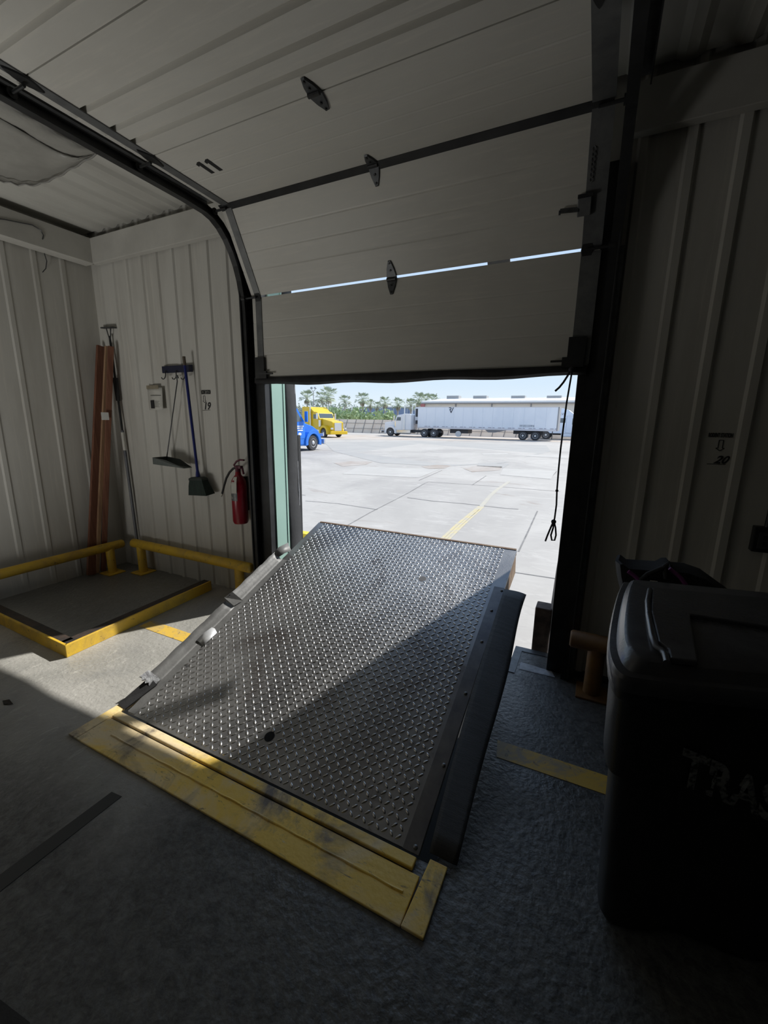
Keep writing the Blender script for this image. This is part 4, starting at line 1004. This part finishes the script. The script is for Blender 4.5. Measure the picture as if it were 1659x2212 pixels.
bl = tractor('semi_truck', 'bright blue semi truck with sloped nose at the left of the yard', place(q.x, q.y, math.radians(88), -1.25, -1.15), math.radians(88), BLUE, 'aero')
g = MB()
for k, (x, z, w_) in enumerate(((-2.55, 1.62, .34), (-2.6, 1.5, .30), (-2.55, 1.36, .26))): g.box((x-w_, -1.135, z-.035), (x+w_, -1.122, z+.035))
g.build('door_lettering', WHITE, bl, world=False)
MB().lathe([(.16, -.006), (.16, .006)], 20, Matrix.Translation((-2.6, -1.126, 1.12)) @ Matrix.Rotation(PI/2, 4, 'X') @ Matrix.Scale(.6, 4, (0, 1, 0))).build('door_badge', WHITE, bl, world=False)
q = on_yard(699, 945)
yl = tractor('semi_truck', 'yellow long nosed semi truck parked behind the blue truck', place(q.x, q.y, math.radians(-20), -1.35, -1.15), math.radians(-20), YELT, 'conv')
q = on_yard(845, 943)
tractor('semi_truck', 'white semi truck hitched to the long trailer', (-25.85, 51.3+1.25, -.53), PI, WHT, 'flat')
q = on_yard(1181, 941)
rt = tractor('semi_truck', 'pale blue truck cab partly hidden behind the trailer tail', (on_y(1181, 941, 58.2).x + 6.3, 58.4, -.53), 0, PBL, 'aero')
MB().box((-4.9, -1.215, 2.05), (-4.2, -1.2, 2.6)).build('sleeper_window', GLASS, rt, world=False, bevel=.03)
text_mb('RVR', .42, (-5.0, -1.215, 2.95), (1, 0, 0), (0, 0, 1), .004).build('cab_lettering', mat('grey_lettering', (.22, .24, .28), rough=.6), rt, world=False)

TX0, TX1, TY = -20.9, -4.15, 51.95
TRL = layered('pale_trailer_skin', (.82, .85, .91), [((.76, .80, .87), .5, .45, .65, (1, 1, .4), .5)], rough=.4, bump=0)
tr = thing('semi_trailer', 'long pale blue white box trailer across the yard', 'trailer', ((TX0+TX1)/2, TY+1.25, -.53))
g = MB(); g.box((TX0, TY, .72), (TX1, TY+2.55, 3.22)); g.build('box', TRL, tr, bevel=.04)
SEAM = mat('seam_grey', (.60, .65, .74), rough=.6); g = MB()
for k in range(1, 14):
    x = TX0 + (TX1-TX0)*k/14; g.box((x-.012, TY-.006, .80), (x+.012, TY+.002, 3.18))
g.build('panel_seams', SEAM, tr)
g = MB(); g.box((TX0, TY-.03, .56), (TX1, TY+2.58, .74)); g.box((TX0, TY-.02, 3.17), (TX1, TY, 3.24)); g.build('rails', mat('white_rail', (.66, .64, .67), rough=.5), tr)
g = MB()
for k in range(14):
    x = TX0 + 1.0 + k*1.16; g.box((x, TY-.036, .80), (x+.38, TY-.02, .85)); g.box((x+.5, TY-.036, .80), (x+.75, TY-.02, .85))
g.build('reflector_tape', mat('grey_red_tape', (.24, .22, .28), rough=.5), tr)
g = MB(); g.box((TX1-.0, TY-.02, .60), (TX1+.12, TY+2.57, 3.24)); g.build('tail_frame', mat('grey_tail', (.30, .30, .31), rough=.6), tr)
g = MB(); g.box((TX0-.55, TY+.25, 1.05), (TX0, TY+2.3, 3.2)); g.build('refrigeration_unit', mat('white_unit', (.62, .63, .66), rough=.4), tr, bevel=.12)
g = MB(); g.box((TX0-.40, TY+.235, 2.0), (TX0-.08, TY+.25, 3.0)); g.box((TX0-.40, TY+.235, 1.1), (TX0-.08, TY+.25, 1.55)); g.build('unit_grille', CHAS, tr)
g = MB(); g.box((-16.6, TY+.3, .05), (-14.3, TY+2.2, .56)); g.build('underside_gear', CHAS, tr)
MB().tube([(-15.5, TY+.15, -.02), (-15.5, TY+.5, -.02)], .36, 16).build('round_tank', RIM, tr, smooth=40)
g = MB(); g.prism([(-12.2, .56), (-11.8, .25), (-11.0, .25), (-9.6, .56)], TY+.2, TY+.4); g.build('skirt_bracket', mat('grey_bracket', (.28, .28, .30), rough=.6), tr)
g = MB(); g.box((-8.9, TY+.5, .15), (-5.6, TY+2.0, .56)); g.build('slider_frame', CHAS, tr)
def wwheel(x):
    Mx = Matrix.Translation((x, TY+.32, -.01)) @ Matrix.Rotation(PI/2, 4, 'X')
    o = MB().lathe([(.28, -.28), (.48, -.28), (.52, -.2), (.52, .2), (.48, .28), (.28, .28)], 24, Mx).build('wheel', TIRE, tr, smooth=40)
    MB().lathe([(.30, -.02), (.30, .012), (.23, -.01), (.14, -.01), (.10, .05)], 20, Matrix.Translation((x, TY+.045, -.01)) @ Matrix.Rotation(PI/2, 4, 'X')).build('rim', RIM, o, smooth=40)
for x in (-7.74, -6.36): wwheel(x)
for x in (-19.0, -4.6): 
    g = MB(); g.box((x, TY+.1, -.35), (x+.04, TY+.7, .56)); g.build('mud_flap', RUB, tr)
ink2 = mat('dark_blue_ink', (.05, .06, .10), rough=.6)
def lg(x, y): p = on_y(x, y, TY-.012); return p
LGO = lambda u, v: Vector((lg(974.5, 886).x + (u-.5)*.56, TY-.012, lg(974.5, 886).z + (v-.5)*.62))
g = MB()
for a, b in (((.0, .98), (.38, .98)), ((.38, .98), (.52, .86)), ((.52, .86), (.46, .68)), ((.46, .68), (.14, .62)), ((.20, .62), (.52, .0)), ((.52, .0), (1.0, 1.0))):
    g.bar(LGO(*a), LGO(*b), .10, .02, (0, 1, 0))
for v in g.v: pass
g.build('logo', ink2, tr)
g = text_mb('RVR 8325 53359918', .34, (lg(1122, 922).x, TY-.012, lg(1122, 922).z), (1, 0, 0), (0, 0, 1), .004)
xs = [v.x for v in g.v]; s_ = (lg(1154, 920).x-min(xs))/(max(xs)-min(xs)); x00 = min(xs)
for v in g.v: v.x = x00 + (v.x-x00)*s_
g.build('trailer_lettering', mat('grey_ink', (.16, .18, .22), rough=.6), tr)

# ---- far buildings, fence, planting
wh = thing('warehouse', 'long beige warehouse with white roof behind the trailer', 'building', (0, 82, -.53))
BEI = mat('beige_cladding', (.74, .68, .60), (.78, .72, .64), .3, rough=.7)
xl_ = on_y(914, 870, 80).x; ez = on_y(1000, 865, 80).z
MB().box((xl_, 80, -.53), (30, 110, ez-.5)).build('wall', BEI, wh)
g = MB(); g.add([(xl_-.3, 79.7, ez-.1), (30, 79.7, ez-.1), (30, 96, ez+1.2), (xl_-.3, 96, ez+1.2), (xl_-.3, 79.7, ez-.5), (30, 79.7, ez-.5), (30, 112, ez-.5), (xl_-.3, 112, ez-.5)], [(0,1,2,3), (4,5,1,0), (2,1,5,6), (3,2,6,7), (0,3,7,4)]); g.build('roof', mat('white_roof', (.82, .82, .82), rough=.6), wh)
GUT = mat('grey_gutter', (.27, .26, .26), rough=.6)
MB().box((xl_-.2, 79.55, ez-.62), (30, 79.7, ez-.42)).build('gutter', GUT, wh)
for px in (985, 1063, 1148):
    x = on_y(px, 866, 79.9).x; MB().box((x-.10, 79.8, -.5), (x+.10, 79.99, ez-.5)).build('downspout', GUT, wh)
for a, b in ((965, 991), (1022, 1051), (1104, 1134), (1181, 1213)):
    pa = on_y(a, 859, 93); pb_ = on_y(b, 856, 93); MB().box((pa.x, 93, ez+.9), (pb_.x, 95, pb_.z+.15)).build('roof_vent', mat('grey_roof_vent', (.36, .36, .36), rough=.6), wh)
MB().box((xl_-.35, 79.6, -.5), (xl_+.45, 79.85, ez-.6)).build('corner_panel', mat('faded_red_panel', (.45, .16, .16), rough=.6), wh)
p0 = on_y(788, 880, 124); p1 = on_y(912, 880, 124)
bb_ = thing('warehouse', 'dark blue flat roofed building beyond the trees', 'building', ((p0.x+p1.x)/2, 126, -.53))
MB().box((p0.x, 124, -.5), (p1.x, 140, p0.z-.1)).build('wall', mat('dusty_blue_cladding', (.22, .29, .44), (.25, .32, .47), .4, rough=.7), bb_)
MB().box((p0.x-.2, 123.8, p0.z-.1), (p1.x+.2, 140, p0.z+.25)).build('roof_edge', mat('pale_roof_edge', (.6, .6, .6), rough=.7), bb_)
g = MB()
for px in (826, 851, 880): x = on_y(px, 890, 123.9).x; g.box((x-.15, 123.7, -.5), (x+.15, 124, p0.z-.1))
g.build('pale_column', mat('pale_column_paint', (.40, .46, .55), rough=.7), bb_)
p0 = on_y(640, 886, 124); p1 = on_y(786, 884, 124)
gb_ = thing('warehouse', 'grey building with a thin white roof line left of the blue building', 'building', ((p0.x+p1.x)/2, 126, -.53))
MB().box((p0.x-20, 124, -.5), (p1.x-.4, 140, p1.z-.3)).build('wall', mat('grey_cladding', (.36, .37, .38), rough=.7), gb_)
MB().box((p0.x-20, 123.7, p1.z-.3), (p1.x-.3, 140, p1.z+.25)).build('roof_edge', mat('white_roof_edge', (.85, .85, .85), rough=.7), gb_)

# leaning slatted fence
FENC = layered('dusty_tan_fence', (.86, .72, .59), [((.78, .64, .52), .6, .45, .65, one, .5)], rough=.9, bump=0)
FRM = mat('fence_pipe', (.34, .31, .29), rough=.7)
fY = 60.5; x0 = on_y(650, 920, fY).x; x1 = 12.0
fe_ = thing('yard_fence', 'tan privacy fence with dark pipe frame at the back of the yard', 'fence', (x0, fY, -.53))
g = MB(); zt = on_y(770, 906, fY).z; g.prism([(fY, -.55), (fY+.55, zt), (fY+.60, zt), (fY+.05, -.55)], x0-6, x1, 'x'); g.build('screen', FENC, fe_)
xs = [on_y(px, 920, fY).x for px in (680, 716, 729, 746, 765, 785, 804, 822)]; xs += [xs[-1] + 1.6*k for k in range(1, 16)]
for x in xs: MB().bar((x-.2, fY-.06, -.53), (x+.12, fY+.5, zt), .07, .07).build('frame_post', FRM, fe_)
for t in (.33, .72): 
    MB().bar((x0-6, fY-.06+.55*t, -.55+(zt+.55)*t), (x1, fY-.06+.55*t, -.55+(zt+.55)*t), .05, .05).build('frame_rail', FRM, fe_)

# palms
PTR = mat('palm_trunk', (.46, .40, .33), (.36, .31, .26), 3, rough=.9)
PLF = mat('palm_frond_green', (.30, .36, .24), (.38, .43, .31), 2, rough=.8)
PDRY = mat('dry_palm_skirt', (.46, .42, .31), (.37, .36, .27), 3, rough=.9)
def palm_meshes(seed):
    rnd = random.Random(seed); g = MB()
    for k in range(34):
        az = rnd.uniform(0, 2*PI); el = rnd.uniform(-.55, 1.35); L = rnd.uniform(1.15, 1.6)
        d = Vector((math.cos(az)*math.cos(el), math.sin(az)*math.cos(el), math.sin(el))); s_ = Vector((-math.sin(az), math.cos(az), 0)); u = d.cross(s_)
        st = d*.75*L
        pts = [Vector((0, 0, 0)), st]
        g.bar(pts[0], pts[1], .04, .03)
        for q in range(7):      # fan of blades
            a = (q-3)*.33; bd = (d*math.cos(a) + s_*math.sin(a)); tip = st + bd*.72*L*(.9-.03*abs(q-3)) - Vector((0, 0, .20*L*(1 if el < .6 else .4)))
            mid = st + bd*.36*L; pw = (s_*math.cos(a) - d*math.sin(a))*.065
            g.add([st, mid + pw, tip, mid - pw], [(0, 1, 2, 3)])
    h = MB()
    for k in range(26):
        az = rnd.uniform(0, 2*PI); L = rnd.uniform(.7, 1.5); r_ = rnd.uniform(.35, .6); s_ = Vector((-math.sin(az), math.cos(az), 0))*.16
        a = Vector((math.cos(az)*.18, math.sin(az)*.18, .1)); b = Vector((math.cos(az)*r_, math.sin(az)*r_, -L*.5)); c = Vector((math.cos(az)*r_*.9, math.sin(az)*r_*.9, -L))
        h.add([a, b + s_, c, b - s_], [(0, 1, 2, 3)])
    return g, h
protos = []
for sd_ in (3, 8, 21):
    g, h = palm_meshes(sd_); protos.append((g, h))
pl_lab = [
    (663, 858, 1.25, 'leftmost palm tree, left of the tall light pole'),
    (697, 858, 1.15, 'left palm of the tall close pair right of the light pole'),
    (709, 854, 1.5, 'bushy tall palm, right one of the close pair by the light pole'),
    (745, 866, 1.0, 'palm standing alone between the close pair and the tallest palm'),
    (783, 861, 1.15, 'tall palm standing above the gap left of the blue building'),
    (800, 873, .85, 'short palm just right of the tall palm at the blue building corner'),
    (815, 877, .75, 'smallest palm low in the row before the blue building'),
    (832, 868, 1.0, 'palm with tan trunk above the right end of the green trees'),
    (860, 872, 1.0, 'palm in front of the blue building above the white truck nose'),
    (888, 874, 1.0, 'palm with drooping fronds above the white truck cab'),
    (905, 862, 1.2, 'palm left of the beige warehouse corner, tallest there'),
    (920, 862, .9, 'palm crown just above the beige warehouse roof corner'),
    (935, 863, .9, 'rightmost palm crown showing over the beige warehouse roof')]
made = {}
for i, (px, py, sz, lab) in enumerate(pl_lab):
    Yp = (113.5, 119, 125)[i-10] if px > 895 else 94 + (i*7) % 20
    c = on_y(px, py+2, Yp); kx = i % 3
    sc = sz*Yp/92
    if kx not in made:
        t = thing('palm_tree', lab, 'palm tree', (c.x, c.y, -.53), i*1.1, 'palm trees beyond the fence')
        H = c.z+.53
        cr = protos[kx][0].build('crown', PLF, t, world=False); cr.location = (0, 0, H); cr.scale = (sc, sc, sc)
        dr = protos[kx][1].build('dry_skirt', PDRY, t, world=False); dr.location = (0, 0, H-.15*sc); dr.scale = (sc, sc, sc)
        tk = MB().tube([(0, 0, 0), (.05, .03, .5), (0, 0, 1.0)], [.22, .17, .13], 9).build('trunk', PTR, t, world=False, smooth=60); tk.scale = (1.3, 1.3, H)
        made[kx] = (t, cr, dr, tk)
    else:
        t0, cr0, dr0, tk0 = made[kx]; t = t0.copy(); col.objects.link(t); t.location = (c.x, c.y, -.53); t.rotation_euler = (0, 0, i*1.1); t['label'] = lab
        H = c.z+.53
        for src in (cr0, dr0, tk0):
            k = src.copy(); col.objects.link(k); k.parent = t
            if src is tk0: k.scale = (1.3, 1.3, H)
            else: k.location = (0, 0, H - (0 if src is cr0 else .15*sc)); k.scale = (sc, sc, sc)
# bushy trees behind the fence
LEAF = mat('light_tree_leaves', (.33, .43, .21), (.42, .52, .29), 1.2, rough=.8)
LEAFD = mat('grey_green_leaves', (.29, .34, .27), (.37, .42, .34), 1.2, rough=.8)
def bush(label, px, ytop, Yb, hw, m_, seed, nl=900):
    rnd = random.Random(seed); c = on_y(px, ytop, Yb); H = c.z+.53
    t = thing('leafy_tree', label, 'tree', (c.x, Yb, -.53), 0, 'leafy trees beyond the fence')
    g = MB()
    blobs = [(rnd.uniform(-.75, .75)*hw, rnd.uniform(-.5, .5)*hw, H*rnd.uniform(.35, .80), hw*rnd.uniform(.35, .6)) for _ in range(9)] + [(0, 0, H*.74, H*.27)]
    for _ in range(nl):
        bx, by, bz, brr = rnd.choice(blobs); th = rnd.uniform(0, 2*PI); ph = math.acos(rnd.uniform(-1, 1)); rr = brr*rnd.uniform(.75, 1.05)
        p = Vector((bx + rr*math.sin(ph)*math.cos(th), by + rr*math.sin(ph)*math.sin(th), max(.3, min(H, bz + rr*math.cos(ph)))))
        a = Vector((rnd.gauss(0, 1), rnd.gauss(0, 1), rnd.gauss(0, 1))).normalized(); b = a.orthogonal().normalized(); s_ = rnd.uniform(.16, .34)
        g.add([p + a*s_, p + b*s_*.55, p - a*s_, p - b*s_*.55], [(0, 1, 2, 3)])
    g.build('foliage', m_, t, world=False)
    MB().tube([(0, 0, 0), (.05, 0, H*.4), (-.05, .1, H*.7)], [.16, .12, .05], 8).build('trunk', PTR, t, world=False, smooth=60)
bush('leafy tree above the yellow truck hood, leftmost of the green row', 716, 880, 66, 2.0, LEAF, 5, 700)
bush('leafy green tree just right of the yellow truck, second in the row', 738, 880, 71, 1.8, LEAF, 6, 700)
bush('leafy green tree behind the middle of the fence, third in the row', 757, 882, 66, 1.8, LEAF, 7, 700)
bush('tallest leafy tree, below the tall palm left of the blue building', 781, 878, 71, 1.7, LEAF, 8, 800)
bush('low leafy tree left of the rightmost one, against the blue building', 812, 889, 66, 1.7, LEAF, 9, 600)
bush('rightmost leafy tree, before the blue building by the white truck nose', 835, 883, 72, 1.5, LEAF, 10, 700)
bush('grey green tree behind the blue truck roof', 650, 872, 84, 3.0, LEAFD, 12, 600)
bush('grey green tree behind the light pole', 682, 864, 89, 3.2, LEAFD, 13, 700)
bush('grey green tree below the palm that stands alone', 728, 872, 84, 2.8, LEAFD, 14, 600)
bush('thin grey green tree right of the lone palm', 763, 873, 89, 2.0, LEAFD, 15, 450)

lp = on_y(677, 852, 84); lt = on_y(677, 845, 84); ltz = lt.z
po = thing('light_pole', 'tall grey light pole with two lamp heads above the trees', 'light pole', (lp.x, 84, -.53))
MB().tube([(lp.x, 84, -.5), (lp.x, 84, ltz)], [.13, .07], 10).build('pole', GUT, po, smooth=60)
for s_ in (-1, 1):
    e_ = on_y(677+s_*4, 838, 84)
    MB().tube([(lp.x, 84, ltz), (lp.x+s_*.25, 84, ltz+.06), (e_.x, 84, e_.z-.25)], .05, 8).build('arm', GUT, po, smooth=60)
    MB().lathe([(.10, -.22), (.30, -.15), (.32, .05), (.18, .22)], 14, Matrix.Translation(e_) @ Matrix.Rotation(s_*.3, 4, 'Y')).build('lamp_head', mat('grey_lamp_head', (.30, .33, .37), rough=.5), po, smooth=40)
